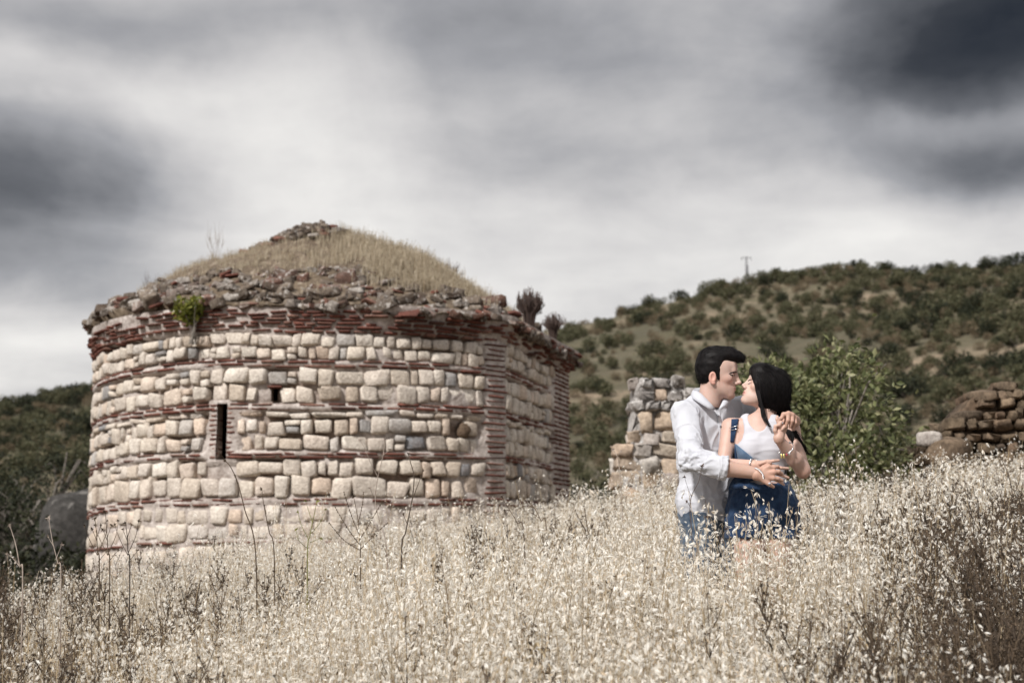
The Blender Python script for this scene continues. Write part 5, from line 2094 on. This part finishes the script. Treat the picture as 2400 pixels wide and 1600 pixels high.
# ---------------------------------------------------------------- the woman
wom = person('person', 'long haired woman in white tank top and denim overalls, face raised to the man')
WGZ = float(ground_z(1.18, 6.95))
WOFF = np.array([1.18, 6.93, WGZ])
wom.location = WOFF
HW = Head(z7(1370, 938, 7.0), frame(RAD(180 + 5), RAD(25), RAD(0)), 0.95)
gh = build_head(HW, True)
wneck0, wneck1 = HW.w(-.028, 0, -.06), z2(1125, 372, 6.965)
gh.cone(wneck0, HW.w(-.07, 0, -.13), .046, .046, .022)
Vh, Qh = gh.surface()
f_, l_, u_ = HW.local(Vh)
SKW = np.array([0.57, 0.425, 0.365])
ch = np.tile(SKW, (len(Vh), 1))
lipm = np.exp(-((u_ + .066) / .0085) ** 4) * np.exp(-(l_ / .021) ** 4) * (f_ > .072)
cheek = np.exp(-((u_ + .03) / .022) ** 2 - ((np.abs(l_) - .045) / .02) ** 2) * (f_ > .02)
socket_shade = np.exp(-((u_ - .001) / .011) ** 2 - ((np.abs(l_) - .031) / .016) ** 2) * (f_ > .06)  # her socket shade is laid into the colour too, fainter
ch = blend(ch, cheek * .25, (0.66, 0.32, 0.24))
ch = blend(ch, lipm * .75, (0.50, 0.17, 0.16))
ch = blend(ch, socket_shade * .3, (0.42, 0.22, 0.17))
ch = face_shade(ch, f_, l_, u_, 0)

sR, sL = z1(508, 676, 7.0), z1(905, 690, 6.93)
eR, wR = z1(462, 925, 6.92), z2(1030, 1062, 6.775)
eL, wL = z1(982, 952, 6.86), z2(1468, 640, 6.735)
ax_w = (sL - sR) / np.linalg.norm(sL - sR)
Mw = np.array([ax_w, np.cross([0, 0, 1.], ax_w), [0, 0, 1.]])
chest, waist, hips = z1(705, 800, 6.97), z1(712, 1000, 6.96), z1(725, 1185, 6.96)
gb = SDF(np.array([0.85, 6.60, WGZ - .02]), np.array([1.60, 7.25, 0.85]), 0.0055)
gb.cone(HW.w(-.06, 0, -.10), wneck1, .046, .049, .02)
gb.ell(chest, (.135, .092, .15), Mw, .03)
gb.ell(waist, (.112, .085, .14), Mw, .05)
gb.ell(hips, (.150, .110, .13), Mw, .05)
gb.cone(wneck1, sR, .040, .040, .03)
gb.cone(wneck1, sL, .040, .040, .03)
gb.cone(sR, eR, .043, .034, .025)
gb.cone(eR, wR, .036, .024, .015)
gb.cone(sL, eL, .042, .035, .025)
gb.cone(eL, eL + (wL - eL) * .35, .034, .036, .015)
gb.cone(eL + (wL - eL) * .35, wL, .036, .0225, .015)
gb.ell(eL + np.array([.004, 0, -.012]), (.028, .028, .028), None, .02)
wl0 = [z1(625, 1270, 6.94), z1(810, 1270, 6.98)]
wft = [np.array([wl0[0][0] - .02, 6.88, WGZ + .06]), np.array([wl0[1][0] + .0, 7.0, WGZ + .06])]
for hp, ft in zip(wl0, wft):
    kn = (hp + ft) / 2 + np.array([0, -.03, .02])
    gb.cone(hp, kn, .082, .052, .03)
    gb.cone(kn, (kn + ft) / 2, .052, .050, .02)
    gb.cone((kn + ft) / 2, ft, .050, .034, .02)
    gb.cone(ft, ft + np.array([-.03, -.14, -.035]), .034, .026, .02)
Vb, Qb = gb.surface()
cb = np.tile(SKW * np.array([.94, .88, .86]), (len(Vb), 1))
elb = np.exp(-(np.linalg.norm(Vb - eL - np.array([0.01, 0, -.03]), axis=1) / .04) ** 2)
cb = blend(cb, elb * .5, (0.50, 0.24, 0.17))

# right hand under his, fingers showing between his fingers
YR = 6.745
K = [z2(1290, 1008, YR), z2(1370, 1085, YR + .006), z2(1380, 1190, YR + .006), z2(1370, 1290, YR + .006)]
hwr = z2(1060, 1062, 6.77)
cones = [(wR, hwr, .024, .0225, .01)]
for kk, r in zip(K, (.0115, .0115, .011, .010)):
    cones.append((hwr, kk, .015, r, .012))
fingers(cones, [K[0], z2(1378, 994, YR - .008), z2(1458, 986, YR + .0)], .0095, .0072)
fingers(cones, [K[1], z2(1500, 1112, YR - .016), z2(1618, 1120, YR - .004)], .0095, .0070)
fingers(cones, [K[2], z2(1515, 1238, YR - .016), z2(1622, 1276, YR - .004)], .0095, .0070)
fingers(cones, [K[3], z2(1480, 1345, YR - .010), z2(1545, 1388, YR + .0)], .0090, .0066)
fingers(cones, [z2(1150, 1040, YR), z2(1235, 1012, YR - .004), z2(1320, 1030, YR - .004)], .0105, .008)
Vr, Qr = hand(cones, .0023)
# left hand, raised in a loose fist held by his
YF = 6.725
pw = z2(1462, 610, YF + .006)
k1, k2, k3 = z2(1500, 388, YF), z2(1545, 400, YF + .012), z2(1575, 430, YF + .024)
cones = [(wL, pw, .0245, .023, .01)]
for kk in (k1, k2, k3):
    cones.append((pw, kk, .0185, .0125, .012))
fingers(cones, [k1, z2(1452, 345, YF - .008), z2(1432, 300, YF - .008), z2(1438, 256, YF - .002)], .0098, .0074)
fingers(cones, [k2, z2(1500, 350, YF - .014), z2(1470, 400, YF - .02), z2(1500, 440, YF - .012)], .0098, .008)
fingers(cones, [k3, z2(1560, 420, YF - .012), z2(1520, 470, YF - .014)], .0098, .008)
fingers(cones, [z2(1430, 560, YF + .0), z2(1402, 490, YF - .008), z2(1408, 420, YF - .010), z2(1450, 398, YF - .012)], .012, .0082)
Vl, Ql = hand(cones, .0023)
V, Q = joined([(Vh, Qh), (Vb, Qb), (Vr, Qr), (Vl, Ql)])
HC = SKW * np.array([.93, .84, .80])
col = np.concatenate([ch, cb, np.tile(HC, (len(Vr), 1)), np.tile(HC, (len(Vl), 1))])
me = shade(V - WOFF, Q, M_SKIN, 'body')
put_color(me, col)
link('body', me, wom)
whead_bvh = bvh_of(Vh, Qh)
wbody_bvh = bvh_of(Vb, Qb)

# tank top
gt = SDF(np.array([0.90, 6.62, 0.0]), np.array([1.52, 7.22, 0.80]), 0.0045)
gt.ell(chest, (.143, .099, .158), Mw, .03)
gt.ell(waist, (.121, .092, .15), Mw, .05)
for u in (640, 775):
    gt.ell(z1(u, 822, 6.905), (.058, .05, .062), None, .035)
for s_, e_ in ((z1(630, 700, 6.95), z1(616, 632, 6.985)), (z1(790, 700, 6.93), z1(795, 640, 6.955))):
    gt.cone(s_, e_, .038, .036, .025)
gt.ell(z1(695, 615, 6.90), (.046, .12, .066), None, .006, 'sub')      # neckline
gt.ell(z1(545, 690, 6.97), (.036, .12, .075), None, .008, 'sub')       # arm holes
gt.ell(z1(900, 720, 6.9), (.060, .12, .07), None, .008, 'sub')
gt.cut(lambda p: z1(700, 1120, 6.9)[2] - p[..., 2], .003)
Vt, Qt = gt.surface()
Vt = fold(Vt, Qt, .003, (7, 7, 16), 340)
tank = link('tank_top', shade(Vt - WOFF, Qt, M_TANK, 'tank_top'), wom, label='white tank top with a scoop neck')
tank_bvh = bvh_of(*joined([(Vt, Qt), (Vb, Qb)]))

# denim overalls: shorts, waistband, the folded bib and its one fastened strap
go_ = SDF(np.array([0.80, 6.62, WGZ + .35]), np.array([1.58, 7.30, 0.42]), 0.0055)
go_.ell(z1(700, 1075, 6.96), (.138, .106, .10), Mw, .03)
go_.ell(z1(722, 1190, 6.96), (.164, .125, .14), Mw, .05)
for hp, xo in ((wl0[0], -.022), (wl0[1], .028)):
    go_.cone(hp + np.array([xo * .4, 0, .03]), hp + np.array([xo, -.005, -.16]), .094, .096, .03)
zt = [z1(u, v, 6.87) for u, v in ((480, 1010), (560, 1012), (700, 1045), (800, 1052), (905, 1020))]
go_.cut(lambda p: p[..., 2] - np.interp(p[..., 0], [q[0] for q in zt], [q[2] for q in zt]), .003)
go_.cut(lambda p: z1(700, 1402, 6.87)[2] - p[..., 2], .003)
Vo, Qo = go_.surface()
Vo = fold(Vo, Qo, .008, (12, 12, 6), 350)
Vo = fold(Vo, Qo, .005, (26, 26, 8), 351)
ov = link('overalls', shade(Vo - WOFF, Qo, M_DENIM, 'overalls'), wom, label='dark blue denim overalls, one strap undone')
ov_bvh = bvh_of(Vo, Qo)
a, b = drape(ov_bvh, strip_rows([n1(508, 1078), n1(560, 1084), n1(620, 1086), n1(700, 1084), n1(790, 1076), n1(880, 1056)], 4.2, 3), .004, .006)
link('waistband_seam', shade(a - WOFF, b, M_DENIM, 'seam'), ov)


def quad_rows(c00, c01, c11, c10, m, n):
    c = [np.array(x, float) for x in (c00, c01, c11, c10)]
    return [[tuple((c[0] * (1 - s) + c[1] * s) * (1 - t) + (c[3] * (1 - s) + c[2] * s) * t) for s in np.linspace(0, 1, n)] for t in np.linspace(0, 1, m)]


gk = SDF(np.array([0.90, 6.62, 0.0]), np.array([1.52, 7.22, 0.80]), 0.006)      # the torso alone, to lay the bib and strap on
gk.ell(chest, (.143, .099, .158), Mw, .03)
gk.ell(waist, (.124, .095, .15), Mw, .05)
for u in (640, 775):
    gk.ell(z1(u, 822, 6.905), (.058, .05, .062), None, .035)
gk.cone(wneck1, sR, .043, .045, .03)
gk.cone(wneck1, sL, .041, .043, .03)
all_bvh = bvh_of(*joined([gk.surface(), (Vo, Qo)]))
strap_bvh = bvh_of(*joined([gk.surface(), (Vb, Qb)]))
a, b = drape(strap_bvh, quad_rows(n2(672, 296), n2(792, 288), n2(716, 690), n2(652, 680), 12, 5), .006, .005)
strap = link('strap', shade(a - WOFF, b, M_DENIM, 'strap'), ov)
for (x0, y0, x1_, y1_) in ((640, 446, 776, 405), (640, 490, 772, 460)):
    mb = MB()
    pts = []
    for t in np.linspace(0, 1, 6):
        d = P(*n2(x0 + (x1_ - x0) * t, y0 + (y1_ - y0) * t), 1.0).normalized()
        hit = strap_bvh.ray_cast(Vector((0, 0, 0)), d)[0]
        pts.append(np.array(hit - d * .009))
    mb.tube(pts, .0016, 5)
    me = mb.build('buckle', M_SILVER)
    me.transform(Matrix.Translation(-Vector(WOFF)))
    link('buckle', me, strap)
mb = MB()
d = P(*n2(700, 700), 1.0).normalized()
hit = all_bvh.ray_cast(Vector((0, 0, 0)), d)[0]
mb.tube([np.array(hit - d * .016), np.array(hit - d * .006)], [.006, .008], 10)
me = mb.build('button', M_SILVER)
me.transform(Matrix.Translation(-Vector(WOFF)))
link('button', me, strap)
# bib: dark outer edge and the paler folded-over inside
a, b = drape(all_bvh, quad_rows(n2(686, 700), n2(735, 712), n2(812, 1300), n2(690, 1300), 16, 4), .008, .006)
link('bib_edge', shade(a - WOFF, b, M_DENIM, 'bib_edge'), ov)
a, b = drape(all_bvh, quad_rows(n2(730, 712), n2(746, 712), n2(1180, 1062), n2(800, 1062), 14, 9), .011, .006)
link('bib', shade(a - WOFF, b, M_DENIM2, 'bib'), ov, label='paler inside of the folded bib')
a, b = drape(all_bvh, quad_rows(n2(735, 1055), n2(1175, 1055), n2(1200, 1330), n2(740, 1330), 10, 9), .006, .006)
link('bib_lower', shade(a - WOFF, b, M_DENIM, 'bib_lower'), ov)
for (u0, v0, u1, v1) in ((880, 1100, 900, 1170), (905, 1090, 935, 1150)):
    a, b = drape(ov_bvh, strip_rows([n1(u0, v0), n1((u0 + u1) / 2 + 3, (v0 + v1) / 2), n1(u1, v1)], 1.6, 3), .004, .004)
    link('seam', shade(a - WOFF, b, M_DENIM2, 'seam'), ov)

for ft in wft:
    g = SDF(ft - np.array([.14, .26, .1]), ft + np.array([.12, .1, .12]), .006)
    g.cone(ft + [0, 0, -.012], ft + np.array([-.03, -.15, -.035]), .042, .031, .02)
    g.cut(lambda p: (WGZ + .004) - p[..., 2], .004)
    a, b = g.surface()
    link('shoe', shade(a - WOFF, b, M_SHOE, 'shoe'), wom)

# long black hair
g = SDF(HW.O - np.array([.20, .17, .30]), HW.O + np.array([.26, .22, .19]), .0030)
E = lambda c, r, k=.012, op='add': g.ell(HW.w(*c), np.array(r), HW.M, k, op)
E((-.018, 0, .030), (.102, .084, .096), .01)
E((.012, 0, .028), (.088, .080, .090), .01)
E((-.030, 0, -.01), (.095, .088, .100), .02)
E((.040, 0, .062), (.072, .066, .060), .012)
hb = [z7(1490, 870, 7.0), z7(1540, 1060, 7.0), z7(1520, 1250, 7.03), z7(1560, 1420, 7.06), z7(1640, 1620, 7.08)]
for i, (r0, r1) in enumerate(((.076, .066), (.066, .044), (.044, .034), (.034, .026))):
    g.cone(hb[i], hb[i + 1], r0, r1, .025)
side = [z7(1225, 860, 6.94), z7(1270, 1080, 6.935), z7(1335, 1290, 6.925)]
g.cone(side[0], side[1], .022, .017, .02)
g.cone(side[1], side[2], .017, .009, .015)
# face left free: everything in front of the hair line
pA, pB, pC = z7(1142, 640, 6.95), z7(1200, 940, 6.95), z7(1310, 1330, 6.95)
ln = lambda p: np.interp(p[..., 2], [pC[2], pB[2], pA[2]], [pC[0], pB[0], pA[0]]) - p[..., 0]
g.cut(ln, .006)
Vx, Qx = g.surface()
Vx = hair_grain(Vx, Qx, ([1, 0, 0], [0, 1, 0], [.2, 0, 1]), .0022, (60, 60, 4), 360)
Vx = hair_grain(Vx, Qx, ([1, 0, 0], [0, 1, 0], [-.2, 0, 1]), .0012, (170, 170, 6), 362)
wh = link('hair', shade(Vx - WOFF, Qx, M_HAIR, 'hair'), wom, label='long straight black hair falling behind the shoulder')
hbvh = bvh_of(Vx, Qx)
rr_ = np.random.default_rng(45)
mb = MB()


def curve(pts, n=9):
    pts = np.array(pts)
    t = np.linspace(0, len(pts) - 1, n)
    i = np.minimum(t.astype(int), len(pts) - 2)
    f = (t - i)[:, None]
    p0 = pts[np.maximum(i - 1, 0)]
    p1, p2 = pts[i], pts[i + 1]
    p3 = pts[np.minimum(i + 2, len(pts) - 1)]
    return .5 * (2 * p1 + (p2 - p0) * f + (2 * p0 - 5 * p1 + 4 * p2 - p3) * f ** 2 + (3 * p1 - p0 - 3 * p2 + p3) * f ** 3)


for i in range(46):                          # locks falling over chest, from the hair line
    j = rr_.uniform(-1, 1, 2)
    e = rr_.uniform(0, 1)
    ds = rr_.uniform(0, 30)
    pts = [z7(1240 + ds + 20 * j[0], 960, 6.915), z7(1275 + ds + 16 * j[0], 1120, 6.905), z7(1318 + ds + 22 * j[1], 1290, 6.90),
           z7(1352 + ds + 30 * j[1], 1430, 6.885), z7(1420 + 55 * e + 20 * j[0], 1545 + 30 * e, 6.845)]
    if e < .35:
        pts = pts[:4]
    mb.tube(curve(pts, 11), np.linspace(.0026, .0006, 11) * rr_.uniform(.6, 1.3), 4)
for i in range(70):                          # hair behind the raised arm
    e = rr_.uniform(0, 1)
    j = rr_.normal(size=2)
    end = [(1700, 700), (1760, 800), (1840, 880), (1900, 820), (1960, 890)][i % 5]
    x0 = 1540 + 190 * e
    pts = [z2(1480 + 150 * e, 60, 7.0), z2(x0, 300, 6.95), z2(x0 + 25, 480, 6.885), z2((x0 + end[0]) / 2 + 15 + 10 * j[0], 620, 6.872), z2(end[0] + 22 * j[1], end[1] + 25 * j[0], 6.868)]
    mb.tube(curve(pts, 11), np.linspace(.0050, .0008, 11) * rr_.uniform(.5, 1.2), 4)
for i in range(26):                          # and down her side behind the forearm
    j = rr_.normal(size=2)
    pts = [z2(1560 + 20 * j[0], 480, 6.95), z2(1560 + 14 * j[0], 760, 6.94), z2(1540 + 18 * j[1], 1000, 6.92), z2(1560 + 22 * j[1], 1210, 6.90)]
    mb.tube(curve(pts, 9), np.linspace(.006, .0012, 9), 4)
for i in range(160):                         # sheen strands over the cap
    a0 = rr_.uniform(-.9, 1.0)
    pts = []
    for t in np.linspace(0, 1, 8):
        px = 1180 + 330 * (a0 + 1) / 2 + (60 + 190 * (a0 + 1) / 2) * math.sin(t * 1.9)
        py = 650 + 620 * t
        d = P(*n7(px, py), 1.0).normalized()
        hit = hbvh.ray_cast(Vector((0, 0, 0)), d)[0]
        if hit is None:
            break
        pts.append(np.array(hit - d * .0006))
    if len(pts) >= 4 and all(np.linalg.norm(pts[q] - pts[q + 1]) < .05 for q in range(len(pts) - 1)):
        mb.tube(pts, np.linspace(.0012, .0006, len(pts)), 3)
me = mb.build('hair_locks', M_HAIR)
me.transform(Matrix.Translation(-Vector(WOFF)))
link('hair_locks', me, wh)
me = strands(Vx, Qx, None, lambda p, nn: np.array([.10 + .35 * max(0, (p[2] - HW.O[2]) / .1), 0, -1.0]) + (HW.U * -.2), 1900, .06, .0006, .0004, 72, keep=(ln(Vx) < -.045) & (Vx[:, 2] > HW.O[2] - .09)).build('hair_texture', M_HAIR)
me.transform(Matrix.Translation(-Vector(WOFF)))
link('hair_texture', me, wh)
a, b = drape(whead_bvh, strip_rows([n7(1092, 806), n7(1102, 790), n7(1122, 780), n7(1152, 783)], [.9, 1.9, 1.7, .7], 4), .0016, .002)
link('eyebrow', shade(a - WOFF, b, M_LASH, 'eyebrow'), wom)
a, b = drape(whead_bvh, strip_rows([n7(1090, 852), n7(1104, 848), n7(1120, 841), n7(1134, 832)], [.9, 1.5, 1.3, .6], 4), .0016, .002)
link('eyelashes', shade(a - WOFF, b, M_LASH, 'eyelashes'), wom)


def bracelet(name, label, c, axis, r, charms):
    o = tag(bpy.data.objects.new(name, None), label, 'bracelet')
    sc.collection.objects.link(o)
    o.location = c
    mb = MB()
    mb.tube(ring_tube((0, 0, 0), axis, r, .002, 32), .0024, 6)
    link('band', mb.build('band', M_SILVER), o)
    pr = ring_tube((0, 0, 0), axis, r + .001, .002, 32)
    for (i, m, drop) in charms:
        mb = MB()
        q = pr[i % 32]
        mb.tube([q + [0, -.001, .004], q + [0, -.002, 0], q + [0, -.002, -.006 - drop]], [.003, .0048, .003], 8)
        link('charm', mb.build('charm', m), o)
    return o


ax = (wL - eL) / np.linalg.norm(wL - eL)
c = wL + (eL - wL) * .30
bracelet('bracelet', 'silver charm bracelet with a yellow charm on the raised forearm of the woman', c, ax, .0375, [(i, m, d) for i, m, d in ((0, M_SILVER, 0), (3, M_GOLD, .012), (5, M_GOLD, .010), (7, M_RED, 0), (9, M_SILVER, .006), (12, M_SILVER, 0), (20, M_SILVER, 0), (28, M_SILVER, 0))])
ax = (hwr - eR) / np.linalg.norm(hwr - eR)
bracelet('bracelet', 'silver beaded bracelet on the lowered wrist of the woman', z2(1042, 1060, 6.772), ax, .029, [(i, M_SILVER, .004) for i in (2, 5, 8, 11, 14, 20, 26)])
for (lab, c, axr, r) in (('ring with a pale stone on the lower finger of the man', z2(1300, 1380, 6.712), K[3] - hw, .0128), ('thin ring on the raised hand of the woman', z2(1508, 372, 6.722), [0.8, 0, .6], .0125)):
    o = tag(bpy.data.objects.new('finger_ring', None), lab, 'ring')
    sc.collection.objects.link(o)
    o.location = c
    mb = MB()
    mb.tube(ring_tube((0, 0, 0), axr, r, .0012, 20), .0013, 5)
    link('band', mb.build('band', M_SILVER), o)
    mb = MB()
    mb.tube([(-.006, -r - .001, .002), (0, -r - .002, .002), (.006, -r - .001, .002)], [.002, .0055, .002], 8)
    link('stone', mb.build('stone', M_TANK), o)

# ================================================================== single stalks standing up out of the oats
def stalk(name, path, Y, r0, mat, label, twigs=(), heads=(), group=None, beads=False, seed=1):
    """A dead stalk traced through some photo pixels at distance Y: stem, side twigs, burr heads."""
    r = np.random.default_rng(seed)
    pts = [np.array(P(x, y, Y + (i * .02))) for i, (x, y) in enumerate(path)]
    base = np.array([pts[0][0] + .02, Y, float(ground_z(pts[0][0], Y)) - .03])
    org = base
    allp = curve([base] + pts, 6 * len(pts))
    mb = MB()
    mb.tube(allp - org, np.linspace(r0, r0 * .4, len(allp)), 5)
    root = link(name, mb.build('stem', mat), loc=org, label=label, cat='plant', group=group)

    def burr(mb, p, s=1.0):
        for q in range(7):
            e = r.normal(size=3)
            e /= np.linalg.norm(e)
            w = np.cross(e, r.normal(size=3))
            w *= .0045 * s / np.linalg.norm(w)
            mb.add([p - w, p + w, p + e * r.uniform(.009, .018) * s], T=[[0, 1, 2]])
    for tw in twigs:
        tp = [np.array(P(x, y, Y + r.uniform(-.03, .03))) for (x, y) in tw]
        tc_ = curve(tp, 7)
        mb = MB()
        mb.tube(tc_ - org, np.linspace(r0 * .55, r0 * .25, len(tc_)), 4)
        if beads:
            L = np.linalg.norm(np.diff(tc_, axis=0), axis=1).sum()
            for q in np.linspace(0.1, 1, max(3, int(L / .014))):
                c = curve(tp, 40)[int(q * 39)]
                mb.tube([c - org + r.normal(size=3) * .002 + [0, 0, -.004], c - org, c - org + [0, 0, .004]], [.001, .0038, .001], 5)
        else:
            burr(mb, tc_[-1] - org)
        link('twig', mb.build('twig', mat), root)
    mb = MB()
    burr(mb, allp[-1] - org, 1.2)
    for h_ in heads:
        burr(mb, np.array(P(h_[0], h_[1], Y)) - org, 1.3)
    link('seed_head', mb.build('seed_head', mat), root)
    return root


D = lambda *q: [(a / .98, b / .98) for a, b in q]          # pixels read off the 2352-wide view
stalk('dead_stalk', D((588, 1285), (562, 1170), (545, 1105), (527, 1068), (516, 1058)), 7.6, .0042, M_DARKWEED, 'long dark stalk leaning left across the slit window', [D((527, 1068), (512, 1050), (505, 1040)), D((545, 1110), (540, 1092))], seed=1)
stalk('dead_stalk', D((630, 1285), (618, 1220), (606, 1160), (601, 1122)), 7.8, .0040, M_DARKWEED, 'straight dark stalk just right of the long leaning one', [D((612, 1180), (607, 1160))], seed=2)
stalk('fennel', D((706, 1290), (712, 1230), (722, 1180), (728, 1150)), 7.3, .0032, M_FENNEL, 'green fennel plant with thin branching stems before the apse',
      [D((710, 1240), (692, 1205), (684, 1175)), D((714, 1225), (735, 1200), (748, 1170)), D((718, 1200), (708, 1170), (702, 1150)), D((708, 1260), (686, 1240), (680, 1215)), D((712, 1245), (738, 1235))], seed=3)
stalk('beaded_weed', D((828, 1300), (826, 1240), (822, 1190), (812, 1140)), 7.1, .0036, M_DARKWEED, 'bushy weed with bead-like seeds along dark branches',
      [D((826, 1250), (800, 1215), (770, 1165)), D((824, 1225), (806, 1180), (790, 1130)), D((825, 1240), (850, 1200), (878, 1150)), D((827, 1262), (858, 1230), (890, 1200)), D((826, 1262), (790, 1240), (756, 1200)), D((823, 1200), (832, 1160), (835, 1130))], beads=True, seed=4)
stalk('dead_stalk', D((922, 1285), (932, 1220), (946, 1150), (951, 1095), (943, 1062), (938, 1042)), 7.4, .0045, M_DARKWEED, 'tall dark stalk with a knobbed top right of the beaded weed',
      [D((946, 1150), (958, 1118), (968, 1092)), D((968, 1092), (972, 1080)), D((936, 1205), (926, 1180))], seed=5)
stalk('dead_stalk', D((890, 1290), (872, 1200), (862, 1150), (868, 1095), (880, 1045), (884, 1008)), 7.5, .0036, M_PALE, 'pale forked stalk with curled tips above the beaded weed',
      [D((868, 1095), (850, 1060), (836, 1025), (826, 1010)), D((862, 1150), (850, 1120)), D((880, 1045), (896, 1032))], seed=6)
stalk('dead_stalk', D((52, 1345), (45, 1300), (36, 1250), (22, 1205)), 6.4, .0042, M_PALE, 'pale stalk at the left edge before the black bushes', [D((45, 1300), (30, 1282), (18, 1272))], seed=7)
stalk('dead_stalk', D((140, 1345), (132, 1290), (120, 1240), (112, 1190)), 6.6, .0036, M_PALE, 'thin pale stalk second from the left edge', [D((130, 1280), (142, 1250)), D((124, 1255), (110, 1232))], seed=8)
for i, (x, t, lab) in enumerate([(222, 1190, 'twiggy dark weed at the left foot of the apse'), (246, 1175, 'taller twiggy weed beside the left foot of the apse'), (292, 1200, 'third dark weed along the foot of the apse')]):
    stalk('dead_weed', D((x + 6, 1320), (x + 2, 1270), (x, 1230), (x - 4, t)), 7.0 + i * .15, .0040, M_DARKWEED, lab,
          [D((x + 2, 1275), (x - 18, 1235), (x - 28, 1205)), D((x + 2, 1270), (x + 20, 1230), (x + 26, 1195)), D((x, 1240), (x - 10, 1215)), D((x, 1235), (x + 10, 1205)), D((x + 3, 1290), (x + 26, 1262))], seed=20 + i)
stalk('dead_stalk', D((430, 1230), (427, 1150), (423, 1100), (416, 1060), (408, 1035)) and D((1432, 1235), (1428, 1150), (1424, 1090), (1418, 1050), (1408, 1032)), 9.0, .0048, M_PALE, 'tall pale stalk in front of the stone pier', [D((1418, 1050), (1426, 1036))], seed=31)
stalk('dead_stalk', D((1204, 1240), (1188, 1200), (1170, 1170), (1152, 1140)), 7.4, .0036, M_DARKWEED, 'dark leaning stalk right of the brick corner of the apse', [D((1170, 1170), (1160, 1172))], seed=32)
stalk('dead_stalk', D((1256, 1230), (1242, 1195), (1230, 1170), (1215, 1152)), 7.3, .0034, M_DARKWEED, 'second dark leaning stalk, below the right corner of the apse', [D((1240, 1190), (1226, 1180))], seed=33)
stalk('dead_stalk', D((1590, 1250), (1585, 1180), (1588, 1140), (1605, 1105), (1612, 1070)), 6.6, .0026, M_TWIG, 'thin forked twig in front of the shirt of the man', [D((1588, 1140), (1580, 1120), (1572, 1095)), D((1586, 1165), (1578, 1150))], seed=34)
stalk('dead_stalk', D((1668, 1290), (1655, 1240), (1640, 1210), (1625, 1185)), 6.5, .0026, M_TWIG, 'short bent twig before the jeans of the man', [D((1655, 1240), (1668, 1215))], seed=35)
stalk('dead_stalk', D((2312, 1200), (2325, 1140), (2316, 1090), (2298, 1050)), 6.8, .0034, M_DARKWEED, 'dark hooked stalk near the right edge below the brown heap', [D((2325, 1140), (2340, 1110), (2345, 1075))], seed=36)
stalk('dead_stalk', D((2110, 1210), (2118, 1150), (2135, 1110), (2165, 1080)), 7.0, .0032, M_DARKWEED, 'dark stalk arching right among the weeds beside the tree', [D((2118, 1150), (2100, 1120)), D((2135, 1110), (2150, 1112))], seed=37)

# oats standing in front of the couple and a few taller heads
front = []
rf = np.random.default_rng(77)
TALL = [oat_clump('oat_front', 760 + i, 4, 0.82, 0.05, 20) for i in range(4)]
k = 0
for (px, Yd, s_) in [(1668, 6.25, .92), (1700, 6.3, 1.0), (1722, 6.2, 1.02), (1748, 6.28, 1.10), (1768, 6.22, 1.08), (1790, 6.3, 1.12), (1812, 6.26, 1.0), (1835, 6.3, .98), (1640, 6.3, .9), (1610, 6.35, .9), (1730, 6.4, 1.05), (1850, 6.4, 1.0), (1655, 6.45, .95), (1775, 6.45, 1.08), (1800, 6.5, 1.02)]:
    x_ = (px - 1200) / FPX * Yd
    front.append((x_, Yd, float(ground_z(x_, Yd)), s_ * 1.10))
    front.append((x_ + rf.uniform(-.06, .06), Yd + rf.uniform(-.1, .12), float(ground_z(x_, Yd)), s_ * rf.uniform(.9, 1.14)))
for q in range(90):                          # the thick stand right in front of their legs
    yy = rf.uniform(5.7, 6.72)
    xx = rf.uniform(.70, 1.52) * yy / 6.6
    front.append((xx, yy, float(ground_z(xx, yy)), rf.uniform(.80, 1.02)))
fr = np.array(front)
scatter('oats_before_couple', fr[:, :3], rf.random(len(fr)) * 6.28, fr[:, 3], TALL, tilt=rf.normal(size=(len(fr), 2)) * .05, label='oat stems with white husks standing before the denim of the couple', cat='grass', seed=12)
for i, (px, top, Yd, lab) in enumerate([(1286, 1118, 6.9, 'tall oat stem with large white husks before the dark gap right of the apse'), (440, 1262, 6.6, 'single oat head before the foot of the apse, left half'), (2325, 1020, 7.2, 'slender oat stem at the right edge before the brown heap')]):
    x_ = (px - 1200) / FPX * Yd
    zg_ = float(ground_z(x_, Yd))
    hh = P(px, top, Yd).z - zg_
    me = oat_clump('oat_stem', 780 + i, 1, hh / 0.9, 0.0, 16)
    zmax = max(v.co.z for v in me.vertices)
    link('oat_plant', me, loc=(x_, Yd, zg_), scale=(1, 1, hh / zmax), label=lab, cat='plant', group='tall single oat stems')
